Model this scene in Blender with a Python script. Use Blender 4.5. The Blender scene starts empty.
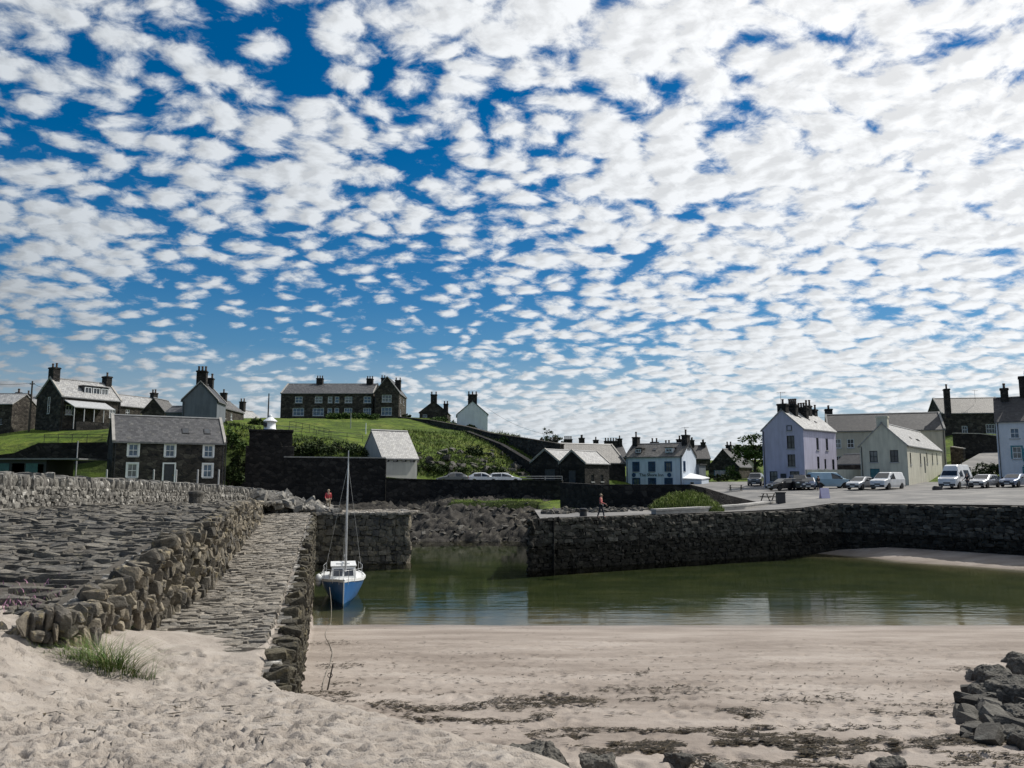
import bpy, bmesh, math, random
import numpy as np
from mathutils import Vector, Matrix
R = math.radians
SC = bpy.context.scene
COL = SC.collection
rnd = random.Random(7)
nrg = np.random.default_rng(11)

# ---------------------------------------------------------------- camera
F, CX, CY, EYE, PITCH = 770.0, 512.0, 384.0, 6.5, R(6.81)
cam = bpy.data.objects.new('camera', bpy.data.cameras.new('camera'))
COL.objects.link(cam); SC.camera = cam
cam.location = (0, 0, EYE); cam.rotation_euler = (R(90) + PITCH, 0, 0)
cam.data.sensor_width = 36; cam.data.lens = F / 1024 * 36
cam.data.clip_start = 0.1; cam.data.clip_end = 8000
SC.render.resolution_x, SC.render.resolution_y = 1024, 768

# ---------------------------------------------------------------- light
SUN_AZ, SUN_EL = R(62), R(50)
SUN = Vector((math.sin(SUN_AZ)*math.cos(SUN_EL), math.cos(SUN_AZ)*math.cos(SUN_EL), math.sin(SUN_EL)))
sl = bpy.data.lights.new('sun', 'SUN'); sl.energy = 4.3; sl.angle = R(0.5); sl.color = (1, .95, .87)
so = bpy.data.objects.new('sun', sl); COL.objects.link(so)
so.rotation_euler = SUN.to_track_quat('Z', 'Y').to_euler(); so.location = (60, 30, 80)
SC.view_settings.view_transform = 'Standard'; SC.view_settings.look = 'None'
SC.view_settings.exposure = 0.0; SC.view_settings.gamma = 1.0
try: SC.view_settings.use_curve_mapping = False
except Exception: pass
SC.cycles.max_bounces = 6; SC.cycles.transparent_max_bounces = 12
SC.cycles.caustics_reflective = False; SC.cycles.caustics_refractive = False

class NT:
    """tiny node helper"""
    def __init__(s, tree): s.t = tree; s.n = tree.nodes; s.l = tree.links
    def new(s, typ, **kw):
        n = s.n.new(typ)
        for k, v in kw.items(): setattr(n, k, v)
        return n
    def put(s, sock, v):
        if isinstance(v, bpy.types.NodeSocket): s.l.new(v, sock)
        elif v is not None:
            if hasattr(sock.default_value, '__len__') and not hasattr(v, '__len__'): v = (v,)*len(sock.default_value)
            if hasattr(v, '__len__') and len(sock.default_value) == 4 and len(v) == 3: v = (*v, 1)
            sock.default_value = v
    def math(s, op, a, b=None, c=None, clamp=False):
        n = s.new('ShaderNodeMath', operation=op, use_clamp=clamp)
        for i, v in enumerate((a, b, c)): s.put(n.inputs[i], v) if v is not None else None
        return n.outputs[0]
    def vmath(s, op, a, b=None, scale=None):
        n = s.new('ShaderNodeVectorMath', operation=op); s.put(n.inputs[0], a)
        if b is not None: s.put(n.inputs[1], b)
        if scale is not None: s.put(n.inputs['Scale'], scale)
        return n.outputs['Value'] if op in ('DOT_PRODUCT', 'LENGTH') else n.outputs[0]
    def noise(s, vec, scale, detail=4, rough=.5, dist=0, w=None):
        n = s.new('ShaderNodeTexNoise', noise_dimensions='3D'); s.put(n.inputs['Vector'], vec)
        s.put(n.inputs['Scale'], scale); s.put(n.inputs['Detail'], detail); s.put(n.inputs['Roughness'], rough); s.put(n.inputs['Distortion'], dist)
        return n.outputs['Fac']
    def ramp(s, fac, stops):
        n = s.new('ShaderNodeValToRGB'); s.put(n.inputs[0], fac)
        e = n.color_ramp.elements
        while len(e) < len(stops): e.new(.5)
        for el, (p, c) in zip(e, stops): el.position = p; el.color = (*c, 1) if hasattr(c, '__len__') else (c, c, c, 1)
        return n.outputs[0]
    def mix(s, fac, a, b, typ='MIX'):
        n = s.new('ShaderNodeMix', data_type='RGBA', blend_type=typ)
        s.put(n.inputs[0], fac); s.put(n.inputs[6], a); s.put(n.inputs[7], b)
        return n.outputs[2]
    def rng(s, v, a, b, c=0, d=1, smooth=False):
        n = s.new('ShaderNodeMapRange', interpolation_type='SMOOTHSTEP' if smooth else 'LINEAR')
        for i, x in enumerate((v, a, b, c, d)): s.put(n.inputs[i], x)
        return n.outputs[0]
    def comb(s, x, y, z):
        n = s.new('ShaderNodeCombineXYZ')
        for i, v in enumerate((x, y, z)): s.put(n.inputs[i], v)
        return n.outputs[0]
    def sep(s, v):
        n = s.new('ShaderNodeSeparateXYZ'); s.put(n.inputs[0], v); return n.outputs
    def mapping(s, v, scale=(1, 1, 1), rot=(0, 0, 0), loc=(0, 0, 0)):
        n = s.new('ShaderNodeMapping'); s.put(n.inputs[0], v)
        n.inputs['Scale'].default_value = scale; n.inputs['Rotation'].default_value = rot; n.inputs['Location'].default_value = loc
        return n.outputs[0]

COV0, COV1 = .31, .66
# ---------------------------------------------------------------- sky: Nishita + a broken altocumulus layer
wd = bpy.data.worlds.new('World'); SC.world = wd; wd.use_nodes = True
wd.node_tree.nodes.clear(); N = NT(wd.node_tree)
sky = N.new('ShaderNodeTexSky', sky_type='NISHITA'); sky.sun_disc = False
sky.sun_elevation = SUN_EL; sky.sun_rotation = SUN_AZ; sky.air_density = 1.0; sky.dust_density = .3; sky.ozone_density = 3.0
hs = N.new('ShaderNodeHueSaturation'); hs.inputs['Saturation'].default_value = 1.5; hs.inputs['Value'].default_value = .76
N.l.new(sky.outputs[0], hs.inputs['Color'])
D = N.new('ShaderNodeTexCoord').outputs['Generated']
dx, dy, dz = N.sep(D)
zz = N.math('ADD', N.math('MAXIMUM', dz, 0.0), 0.25)
P = N.comb(N.math('DIVIDE', dx, zz), N.math('DIVIDE', dy, zz), 0.0)
P = N.mapping(P, rot=(0, 0, R(-20)), scale=(1.55, 1.82, 1), loc=(3.1, 1.7, 0))
sunside = N.rng(N.vmath('DOT_PRODUCT', D, tuple(SUN)), -.3, .95)
low = N.noise(P, .62, 3, .5, .3)
warp = N.new('ShaderNodeTexNoise'); N.put(warp.inputs['Vector'], P); warp.inputs['Scale'].default_value = 3.0; warp.inputs['Detail'].default_value = 4
Pw = N.vmath('ADD', P, N.vmath('SCALE', N.vmath('SUBTRACT', warp.outputs['Color'], (.5, .5, .5)), scale=.13))
def cells(vec, full=True):
    v = N.new('ShaderNodeTexVoronoi', feature='SMOOTH_F1'); N.put(v.inputs['Vector'], vec); v.inputs['Scale'].default_value = 9.6; v.inputs['Smoothness'].default_value = .35
    bill = N.math('SUBTRACT', .62, v.outputs['Distance'])
    fb = N.noise(vec, 14, 8 if full else 4, .62, .2)
    return N.math('ADD', N.math('MULTIPLY', bill, .74), N.math('MULTIPLY', fb, .92))
c0 = cells(Pw)
sh = SUN.copy(); sh.z = 0; sh.normalize()
sh = Matrix.Rotation(R(-20), 3, 'Z') @ sh
c1 = cells(N.vmath('ADD', Pw, tuple(sh * .03)))
cov = N.math('ADD', c0, N.math('MULTIPLY', N.math('SUBTRACT', low, .5), 1.05))
cov = N.math('ADD', cov, N.math('MULTIPLY', N.math('SUBTRACT', sunside, .62), .56))
cov = N.math('ADD', cov, N.math('MULTIPLY', N.rng(dz, .0, .25, 1, 0), .10))
dens = N.rng(cov, COV0, COV1, 0, 1, True)
thick = N.rng(cov, .55, 1.0, 0, 1, True)
light = N.rng(N.math('SUBTRACT', c0, c1), -.16, .16, .84, 1.10)
bright = N.math('MULTIPLY', N.math('MULTIPLY', light, N.math('ADD', N.rng(sunside, .18, .38, .26, .76), N.rng(sunside, .38, .95, 0, .44))), N.rng(thick, 0, 1, .97, .95))
cc = N.mix(N.rng(sunside, .3, .9), (.86, .93, 1.0), (.98, .99, 1.0))
cloud = N.vmath('SCALE', cc, scale=N.math('MULTIPLY', bright, 8.9))
hz = N.rng(dz, 0.0, .22, 1, 0)
hazecol = N.vmath('SCALE', (.27, .60, .95), scale=N.rng(sunside, .1, .9, 2.6, 7.0))
base = N.mix(N.math('MULTIPLY', hz, .75), hs.outputs[0], hazecol)
base = N.mix(N.rng(dz, .02, .16, .9, 0), base, N.vmath('SCALE', (.74, .86, .97), scale=N.rng(sunside, .1, .9, 4.5, 8.0)))
skc = N.mix(N.math('MULTIPLY', dens, N.rng(dz, 0, .1, .75, .97)), base, cloud)
bg = N.new('ShaderNodeBackground'); N.put(bg.inputs[0], skc); bg.inputs[1].default_value = .1
wo = N.new('ShaderNodeOutputWorld'); N.l.new(bg.outputs[0], wo.inputs[0])

# ---------------------------------------------------------------- photograph geometry -> metres
def W(px, py, Y):
    u = (px - CX)/F; v = (CY - py)/F
    y = math.cos(PITCH) - v*math.sin(PITCH); z = math.sin(PITCH) + v*math.cos(PITCH)
    s = Y/y
    return Vector((u*s, Y, EYE + z*s))
def zat(py, Y): return W(CX, py, Y).z
def xat(px, Y, py=470): return W(px, py, Y).x
def G(px, py, z):
    u = (px - CX)/F; v = (CY - py)/F
    y = math.cos(PITCH) - v*math.sin(PITCH); zz = math.sin(PITCH) + v*math.cos(PITCH)
    s = (z - EYE)/zz
    return Vector((u*s, y*s, z))

# ---------------------------------------------------------------- mesh + object helpers
class MB:
    def __init__(s): s.v = []; s.f = []; s.m = []; s.n = 0
    def add(s, verts, faces, mi=0):
        s.v.extend([tuple(map(float, p)) for p in verts])
        for f in faces: s.f.append(tuple(i + s.n for i in f)); s.m.append(mi)
        s.n = len(s.v); return s
    def box(s, x0, x1, y0, y1, z0, z1, mi=0, M=None):
        v = [Vector((x, y, z)) for z in (z0, z1) for y in (y0, y1) for x in (x0, x1)]
        if M is not None: v = [M @ p for p in v]
        return s.add(v, [(0, 2, 3, 1), (4, 5, 7, 6), (0, 1, 5, 4), (2, 6, 7, 3), (0, 4, 6, 2), (1, 3, 7, 5)], mi)
    def quad(s, a, b, c, d, mi=0): return s.add([a, b, c, d], [(0, 1, 2, 3)], mi)
    def tube(s, pts, radii, n=8, mi=0, cap=True):
        pts = [Vector(p) for p in pts]
        if not hasattr(radii, '__len__'): radii = [radii]*len(pts)
        vs = []; up = Vector((0, 0, 1))
        for i, p in enumerate(pts):
            t = (pts[min(i+1, len(pts)-1)] - pts[max(i-1, 0)])
            t = t.normalized() if t.length > 1e-9 else up
            a = t.cross(up if abs(t.z) < .95 else Vector((1, 0, 0))).normalized(); b = t.cross(a)
            for k in range(n):
                an = 2*math.pi*k/n; vs.append(p + (a*math.cos(an) + b*math.sin(an))*radii[i])
        fs = [(i*n+k, i*n+(k+1) % n, (i+1)*n+(k+1) % n, (i+1)*n+k) for i in range(len(pts)-1) for k in range(n)]
        if cap: fs += [tuple(range(n)), tuple(range((len(pts)-1)*n, len(pts)*n))[::-1]]
        return s.add(vs, fs, mi)
    def lathe(s, prof, n=12, c=(0, 0, 0), mi=0):
        vs = [(c[0]+r*math.cos(2*math.pi*k/n), c[1]+r*math.sin(2*math.pi*k/n), c[2]+z) for r, z in prof for k in range(n)]
        m = len(prof)
        fs = [(i*n+k, i*n+(k+1) % n, (i+1)*n+(k+1) % n, (i+1)*n+k) for i in range(m-1) for k in range(n)]
        fs += [tuple(range(n))[::-1], tuple(range((m-1)*n, m*n))]
        return s.add(vs, fs, mi)
    def prism(s, poly, a0, a1, fn, mi=0):
        """2-D polygon extruded from a0 to a1; fn(a, p, q) -> xyz"""
        n = len(poly)
        v = [fn(a0, *p) for p in poly] + [fn(a1, *p) for p in poly]
        f = [(i, (i+1) % n, n+(i+1) % n, n+i) for i in range(n)] + [tuple(range(n))[::-1], tuple(range(n, 2*n))]
        return s.add(v, f, mi)
    def build(s, name, mats, parent=None, smooth=False, fix=True, bevel=0):
        me = bpy.data.meshes.new(name)
        me.from_pydata(s.v, [], s.f)
        for m in (mats if isinstance(mats, (list, tuple)) else [mats]): me.materials.append(m)
        me.polygons.foreach_set('material_index', s.m)
        if fix:
            bm = bmesh.new(); bm.from_mesh(me)
            bmesh.ops.recalc_face_normals(bm, faces=bm.faces)
            if bevel: bmesh.ops.bevel(bm, geom=bm.edges[:], offset=bevel, segments=2, affect='EDGES', profile=.6)
            bm.to_mesh(me); bm.free()
        if smooth: me.polygons.foreach_set('use_smooth', [True]*len(me.polygons))
        me.update()
        o = bpy.data.objects.new(name, me); COL.objects.link(o)
        if parent is not None: o.parent = parent
        return o
def tag(o, label, cat, group=None, kind=None):
    if label: o['label'] = label
    if cat: o['category'] = cat
    if group: o['group'] = group
    if kind: o['kind'] = kind
    return o
def thing(name, label, cat, loc=(0, 0, 0), rz=0.0, group=None):
    o = bpy.data.objects.new(name, None); COL.objects.link(o)
    o.empty_display_size = .3
    o.location = loc; o.rotation_euler = (0, 0, rz)
    return tag(o, label, cat, group)
def struct(o): o['kind'] = 'structure'; return o
def stuff(o, label, cat=None):
    o['kind'] = 'stuff'; o['label'] = label; o['category'] = cat or 'ground cover'; return o
def dup(root, loc, rz, label, group=None):
    def cp(o, par):
        c = o.copy(); COL.objects.link(c)
        if par is not None: c.parent = par
        for ch in list(o.children): cp(ch, c)
        return c
    r = cp(root, None); r.location = loc; r.rotation_euler = (0, 0, rz); r['label'] = label
    if group: r['group'] = group
    return r

def vnoise(x, y, seed=0):
    x = np.asarray(x, float); y = np.asarray(y, float)
    xi = np.floor(x).astype(np.int64); yi = np.floor(y).astype(np.int64); fx = x-xi; fy = y-yi
    fx = fx*fx*(3-2*fx); fy = fy*fy*(3-2*fy)
    def h(a, b):
        n = (a*374761393 + b*668265263 + seed*974634777) & 0xffffffff
        n = ((n ^ (n >> 13))*1274126177) & 0xffffffff
        return ((n ^ (n >> 16)) & 0xffff)/65535.0
    return (h(xi, yi)*(1-fx)+h(xi+1, yi)*fx)*(1-fy)+(h(xi, yi+1)*(1-fx)+h(xi+1, yi+1)*fx)*fy
def fbm(x, y, oct=4, seed=0, gain=.5):
    r = 0; a = 1; t = 0
    for i in range(oct): r = r + a*vnoise(x*2**i, y*2**i, seed+i*17); t += a; a *= gain
    return r/t - .5
def grid_obj(name, X, Y, Z, mats, smooth=True, parent=None):
    r, c = X.shape
    me = bpy.data.meshes.new(name)
    V = np.stack([X, Y, Z], -1).reshape(-1, 3)
    i = np.arange(r*c).reshape(r, c)
    q = np.stack([i[:-1, :-1], i[:-1, 1:], i[1:, 1:], i[1:, :-1]], -1).reshape(-1, 4)
    me.vertices.add(len(V)); me.vertices.foreach_set('co', V.ravel().astype(np.float32))
    me.loops.add(q.size); me.loops.foreach_set('vertex_index', q.ravel().astype(np.int32))
    me.polygons.add(len(q)); me.polygons.foreach_set('loop_start', np.arange(0, q.size, 4, dtype=np.int32))
    me.polygons.foreach_set('use_smooth', np.full(len(q), smooth))
    for m in (mats if isinstance(mats, (list, tuple)) else [mats]): me.materials.append(m)
    me.update(calc_edges=True); me.validate()
    o = bpy.data.objects.new(name, me); COL.objects.link(o)
    if parent is not None: o.parent = parent
    return o

# stones: rounded, warped blocks gathered in one mesh
def _lattice(n):
    P, ix, Q = [], {}, []
    def vid(p):
        if p not in ix: ix[p] = len(P); P.append(p)
        return ix[p]
    for ax in range(3):
        o1, o2 = [a for a in range(3) if a != ax]
        for sg in (0, n):
            for a in range(n):
                for b in range(n):
                    q = []
                    for da, db in ((0, 0), (1, 0), (1, 1), (0, 1)):
                        p = [0, 0, 0]; p[ax] = sg; p[o1] = a+da; p[o2] = b+db; q.append(vid(tuple(p)))
                    flip = (ax == 1) != (sg == 0)
                    Q.append(q[::-1] if flip else q)
    V = np.array(P, float)/n*2-1
    k = 7.0
    return V/((np.abs(V)**k).sum(1)**(1/k))[:, None]*1.08, np.array(Q)
_LAT = {n: _lattice(n) for n in (2, 3, 5)}
class StoneMB:
    def __init__(s): s.v = []; s.q = []; s.n = 0
    def build(s, name, mat_, parent=None, **kw):
        V = np.concatenate(s.v); Q = np.concatenate(s.q)
        me = bpy.data.meshes.new(name)
        me.vertices.add(len(V)); me.vertices.foreach_set('co', V.ravel().astype(np.float32))
        me.loops.add(Q.size); me.loops.foreach_set('vertex_index', Q.ravel().astype(np.int32))
        me.polygons.add(len(Q)); me.polygons.foreach_set('loop_start', np.arange(0, Q.size, 4, dtype=np.int32))
        me.polygons.foreach_set('use_smooth', np.full(len(Q), False)); me.materials.append(mat_)
        me.update(calc_edges=True); me.validate()
        o = bpy.data.objects.new(name, me); COL.objects.link(o)
        if parent is not None: o.parent = parent
        return o
def stone(mb, c, axes, size, jit=.10, tilt=.08, mi=0, fine=None):
    """axes: 3x3 rows = local x,y,z in world; size = full dims; fine = facets per edge"""
    L, Q = _LAT[fine or 2]
    x, y, z = L.T
    co = nrg.normal(0, jit*1.6, (2, 2, 2, 3)); p = L.copy()
    for i in (0, 1):
        for j in (0, 1):
            for k in (0, 1):
                w = (1+(2*i-1)*x)*(1+(2*j-1)*y)*(1+(2*k-1)*z)/8
                p += w[:, None]*co[i, j, k]
    p += nrg.normal(0, .035 if (fine or 2) > 2 else jit*.5, L.shape)
    p = p*(np.array(size)/2)
    a, b, g = nrg.normal(0, tilt, 3)
    Rm = np.array([[1, -g, b], [g, 1, -a], [-b, a, 1]])
    p = (p @ Rm.T) @ np.asarray(axes) + np.asarray(c, float)
    if isinstance(mb, StoneMB):
        mb.v.append(p); mb.q.append(Q+mb.n); mb.n += len(p)
    else:
        mb.add(p.tolist(), Q.tolist(), mi)

# ---------------------------------------------------------------- materials
MATS = {}
def newmat(name):
    m = bpy.data.materials.new(name); m.use_nodes = True; m.node_tree.nodes.clear()
    n = NT(m.node_tree); o = n.new('ShaderNodeOutputMaterial'); b = n.new('ShaderNodeBsdfPrincipled')
    n.l.new(b.outputs[0], o.inputs[0]); MATS[name] = m
    return m, n, b, o
def bump(n, b, h, strength=.5, dist=.05):
    k = n.new('ShaderNodeBump'); k.inputs['Strength'].default_value = strength; k.inputs['Distance'].default_value = dist
    n.put(k.inputs['Height'], h); n.l.new(k.outputs[0], b.inputs['Normal'])
def plain(name, col, rough=.6, metal=0, var=.18, scale=3.0, bumps=0, spec=.5, coord='Object'):
    m, n, b, o = newmat(name)
    v = n.new('ShaderNodeTexCoord').outputs[coord]
    f = n.noise(v, scale, 6, .6)
    lo = tuple(max(0, c*(1-var*1.6)) for c in col); hi = tuple(min(1, c*(1+var)) for c in col)
    n.put(b.inputs['Base Color'], n.ramp(f, [(.3, lo), (.5, col), (.72, hi)]))
    b.inputs['Roughness'].default_value = rough; b.inputs['Metallic'].default_value = metal
    b.inputs['Specular IOR Level'].default_value = spec
    if bumps: bump(n, b, n.noise(v, scale*6, 5, .6), bumps, .03)
    return m
def stonemat(name, cols, rough=.85, scale=5.0, lichen=None, bumps=.5, island=True):
    """separate stones: tone per mesh island, grain and lichen by noise"""
    m, n, b, o = newmat(name)
    g = n.new('ShaderNodeNewGeometry'); v = g.outputs['Position']
    r = g.outputs['Random Per Island'] if island else n.noise(v, .8, 3)
    c = n.ramp(r, [(i/(len(cols)-1), x) for i, x in enumerate(cols)])
    f = n.noise(v, scale, 7, .65)
    c = n.mix(1.0, c, n.ramp(f, [(.25, .35), (.5, .85), (.75, 1.35)]), 'MULTIPLY')
    if lichen:
        k = n.rng(n.noise(v, scale*.9, 6, .7, .4), .56, .66, 0, lichen[1])
        c = n.mix(k, c, lichen[0])
    n.put(b.inputs['Base Color'], c); b.inputs['Roughness'].default_value = rough
    b.inputs['Specular IOR Level'].default_value = .25
    bump(n, b, n.math('ADD', n.noise(v, scale*3.2, 8, .7), n.math('MULTIPLY', n.noise(n.mapping(v, scale=(1, 1, 3.5), rot=(.3, .2, 0)), scale*5, 4, .6), .6)), bumps, .05)
    return m
def rubble(name, cols, mortar, scale=2.2, rough=.9, stretch=(1, 1, 1.6), bumps=.7, space='Object'):
    """rubble masonry for flat far walls: Voronoi stones with joints"""
    m, n, b, o = newmat(name)
    v = n.new('ShaderNodeTexCoord').outputs[space] if space == 'Object' else n.new('ShaderNodeNewGeometry').outputs['Position']
    v = n.mapping(v, scale=stretch)
    v = n.vmath('ADD', v, n.vmath('SCALE', n.new('ShaderNodeTexNoise').outputs['Color'], scale=.0))
    a = n.new('ShaderNodeTexVoronoi'); n.put(a.inputs['Vector'], v); a.inputs['Scale'].default_value = scale
    e = n.new('ShaderNodeTexVoronoi', feature='DISTANCE_TO_EDGE'); n.put(e.inputs['Vector'], v); e.inputs['Scale'].default_value = scale
    rr = n.sep(a.outputs['Color'])[0]
    c = n.ramp(rr, [(i/(len(cols)-1), x) for i, x in enumerate(cols)])
    c = n.mix(1.0, c, n.ramp(n.noise(v, scale*.35, 6, .65), [(.3, .5), (.5, .95), (.7, 1.3)]), 'MULTIPLY')
    j = n.rng(e.outputs['Distance'], .02, .09)
    c = n.mix(j, mortar, c)
    n.put(b.inputs['Base Color'], c); b.inputs['Roughness'].default_value = rough; b.inputs['Specular IOR Level'].default_value = .2
    bump(n, b, n.math('ADD', j, n.math('MULTIPLY', n.noise(v, scale*4, 5), .5)), bumps, .06)
    return m
def harl(name, col, stain=.25, rough=.9):
    """painted harling with weather streaks"""
    m, n, b, o = newmat(name)
    v = n.new('ShaderNodeTexCoord').outputs['Object']
    f = n.noise(n.mapping(v, scale=(1.6, 1.6, .22)), 1.4, 6, .6)
    f2 = n.noise(v, .8, 5, .55)
    dk = tuple(c*(1-stain) for c in col)
    c = n.mix(n.rng(f, .38, .62), dk, col); c = n.mix(n.rng(f2, .35, .7, 0, .5), c, tuple(min(1, x*1.08) for x in col))
    n.put(b.inputs['Base Color'], c); b.inputs['Roughness'].default_value = rough; b.inputs['Specular IOR Level'].default_value = .2
    bump(n, b, n.noise(v, 28, 4), .35, .02)
    return m
def slate(name, cols, swap=False, rough=.55, lich=(.38, .36, .30), la=.5):
    m, n, b, o = newmat(name)
    v = n.new('ShaderNodeTexCoord').outputs['Object']
    x, y, z = n.sep(v)
    q = n.comb(y if swap else x, n.math('MULTIPLY', z, 1.45), 0)
    k = n.new('ShaderNodeTexBrick'); n.put(k.inputs['Vector'], q)
    k.inputs['Scale'].default_value = 1.0; k.inputs['Brick Width'].default_value = .34; k.inputs['Row Height'].default_value = .27
    k.inputs['Mortar Size'].default_value = .012; k.inputs['Bias'].default_value = 0
    k.inputs['Color1'].default_value = (0, 0, 0, 1); k.inputs['Color2'].default_value = (1, 1, 1, 1); k.inputs['Mortar'].default_value = (.2, .2, .2, 1)
    r = n.math('ADD', n.math('MULTIPLY', n.sep(k.outputs['Color'])[0], .55), n.math('MULTIPLY', n.noise(q, .9, 6, .6), .65))
    c = n.ramp(r, [(.2, cols[0]), (.55, cols[1]), (.9, cols[2])])
    c = n.mix(n.rng(n.noise(v, 1.7, 7, .7), .55, .68, 0, la), c, lich)
    c = n.mix(k.outputs['Fac'], c, (.03, .03, .035))
    n.put(b.inputs['Base Color'], c); b.inputs['Roughness'].default_value = rough; b.inputs['Specular IOR Level'].default_value = .4
    bump(n, b, n.math('SUBTRACT', r, n.math('MULTIPLY', k.outputs['Fac'], .8)), .5, .03)
    return m
def glassy(name, col, rough=.05):
    m, n, b, o = newmat(name)
    v = n.new('ShaderNodeTexCoord').outputs['Object']
    n.put(b.inputs['Base Color'], n.ramp(n.noise(v, 1.3, 2), [(.35, col), (.7, tuple(c*2.2 for c in col))]))
    b.inputs['Roughness'].default_value = rough; b.inputs['Specular IOR Level'].default_value = .8
    return m
# ---------------------------------------------------------------- palette
M = {}
SL = [(.032, .033, .037), (.058, .059, .064), (.10, .10, .104)]
SB = [(.016, .016, .019), (.028, .028, .032), (.05, .05, .053)]
SLT = [(.20, .20, .205), (.30, .30, .30), (.42, .42, .41)]
SBR = [(.05, .047, .045), (.085, .081, .076), (.13, .124, .116)]
for nm, c in (('slate_grey', SL), ('slate_dark', SB), ('slate_pale', SLT), ('slate_brown', SBR)):
    la_ = {'slate_dark': .10, 'slate_grey': .25, 'slate_brown': .3}.get(nm, .5); M[nm] = slate(nm, c, la=la_); M[nm+'_y'] = slate(nm+'_turned', c, True, la=la_)
M['schist_dark'] = rubble('dark_schist_rubble', [(.011, .011, .012), (.019, .0185, .019), (.03, .028, .027), (.046, .043, .04)], (.016, .0155, .015), 1.5)
M['house_stone'] = rubble('house_rubble', [(.018, .018, .02), (.034, .032, .031), (.055, .049, .044), (.10, .092, .08)], (.045, .042, .039), 1.9)
M['brown_stone'] = rubble('brown_rubble', [(.024, .022, .02), (.042, .037, .032), (.068, .06, .051), (.11, .10, .083)], (.05, .045, .04), 1.9)
M['quay_stone'] = rubble('quay_masonry', [(.018, .018, .018), (.03, .029, .028), (.046, .043, .04), (.09, .085, .078)], (.016, .016, .016), 1.25, stretch=(1, 1, 1.9))
M['chimney'] = rubble('chimney_stone', [(.02, .019, .019), (.035, .033, .032), (.055, .05, .047)], (.02, .02, .02), 2.5)
M['pot'] = plain('clay_pot', (.10, .065, .05))
M['grey_harl'] = harl('grey_harling', (.15, .17, .19))
M['white_harl'] = harl('white_harling', (.62, .66, .72), .12)
M['pub_paint'] = harl('pale_blue_white_paint', (.62, .69, .78), .18)
M['lavender'] = harl('lavender_paint', (.49, .48, .60), .2)
M['cream'] = harl('cream_green_paint', (.60, .58, .48), .24)
M['beige'] = harl('beige_harling', (.55, .49, .41), .25)
M['shed_wall'] = harl('shed_render', (.46, .45, .42), .15)
M['white_trim'] = plain('white_trim', (.74, .76, .78), .5, var=.06)
M['grey_trim'] = plain('grey_stone_trim', (.36, .37, .38), .8, var=.12)
M['blue_trim'] = plain('dark_blue_trim', (.02, .06, .14), .5)
M['teal_trim'] = plain('teal_trim', (.03, .17, .21), .6)
M['dark_trim'] = plain('dark_trim', (.02, .021, .024), .5)
M['door_dark'] = plain('dark_door', (.03, .035, .045), .5)
M['door_teal'] = plain('teal_door', (.04, .15, .17), .5)
M['pane'] = glassy('window_glass', (.018, .022, .028))
M['pane_blue'] = glassy('window_glass_blue', (.03, .06, .10))
M['pane_pale'] = glassy('window_glass_curtained', (.10, .105, .11), .15)
M['brass'] = plain('brass', (.4, .3, .1), .35, 1)
M['lead'] = plain('lead_flat', (.16, .165, .17), .5)
M['white_roof'] = plain('white_felt_roof', (.70, .71, .72), .6, var=.06)
M['wood_grey'] = plain('weathered_wood', (.14, .125, .105), .8, bumps=.3)
M['black_metal'] = plain('black_iron', (.015, .015, .016), .5)
M['pole_wood'] = plain('pole_wood', (.05, .042, .035), .8)
M['concrete'] = plain('pale_concrete', (.38, .37, .35), .85, bumps=.4, scale=1.2)
M['cope'] = plain('coping_stone', (.34, .325, .30), .9, bumps=.5, scale=2)
M['garage_teal'] = plain('teal_garage_door', (.045, .12, .12), .6)

# grass
m, n, b, o = newmat('grass_slope'); M['grass'] = m
v = n.new('ShaderNodeNewGeometry').outputs['Position']
c = n.ramp(n.noise(v, .16, 6, .6), [(.3, (.042, .07, .012)), (.5, (.10, .15, .02)), (.68, (.165, .19, .038))])
c = n.mix(n.rng(n.noise(v, .7, 6, .7, .5), .46, .62, 0, .8), c, (.026, .042, .011))
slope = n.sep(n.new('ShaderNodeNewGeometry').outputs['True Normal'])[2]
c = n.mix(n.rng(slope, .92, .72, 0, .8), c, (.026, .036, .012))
n.put(b.inputs['Base Color'], c); b.inputs['Roughness'].default_value = .9; b.inputs['Specular IOR Level'].default_value = .15
bump(n, b, n.noise(v, 2.5, 8, .7), .9, .3)
def leafmat(name, cols):
    m, n, b, o = newmat(name)
    r = n.new('ShaderNodeNewGeometry').outputs['Random Per Island']
    n.put(b.inputs['Base Color'], n.ramp(r, [(i/(len(cols)-1), x) for i, x in enumerate(cols)]))
    b.inputs['Roughness'].default_value = .7; b.inputs['Specular IOR Level'].default_value = .2
    return m
M['leaf_lawn'] = leafmat('rough_grass_blades', [(.04, .075, .012), (.075, .12, .02), (.12, .155, .035), (.15, .15, .06)])
M['leaf_dark'] = leafmat('dark_leaves', [(.014, .026, .008), (.028, .048, .012), (.05, .075, .02)])
M['leaf_mid'] = leafmat('mid_leaves', [(.028, .055, .012), (.055, .10, .02), (.09, .14, .035)])
M['leaf_mound'] = leafmat('mound_blades', [(.06, .085, .02), (.12, .18, .025), (.19, .24, .05), (.22, .23, .11)])
M['marram'] = leafmat('marram_blades', [(.03, .07, .012), (.06, .115, .02), (.10, .15, .035), (.26, .23, .12)])
M['thrift'] = leafmat('pink_thrift', [(.30, .14, .22), (.38, .2, .3), (.05, .07, .03), (.12, .10, .07)])
M['weed'] = leafmat('dark_seaweed', [(.014, .012, .008), (.03, .022, .012), (.055, .04, .02)])
M['bark'] = plain('bark', (.05, .04, .03), .9, bumps=.5)
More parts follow.
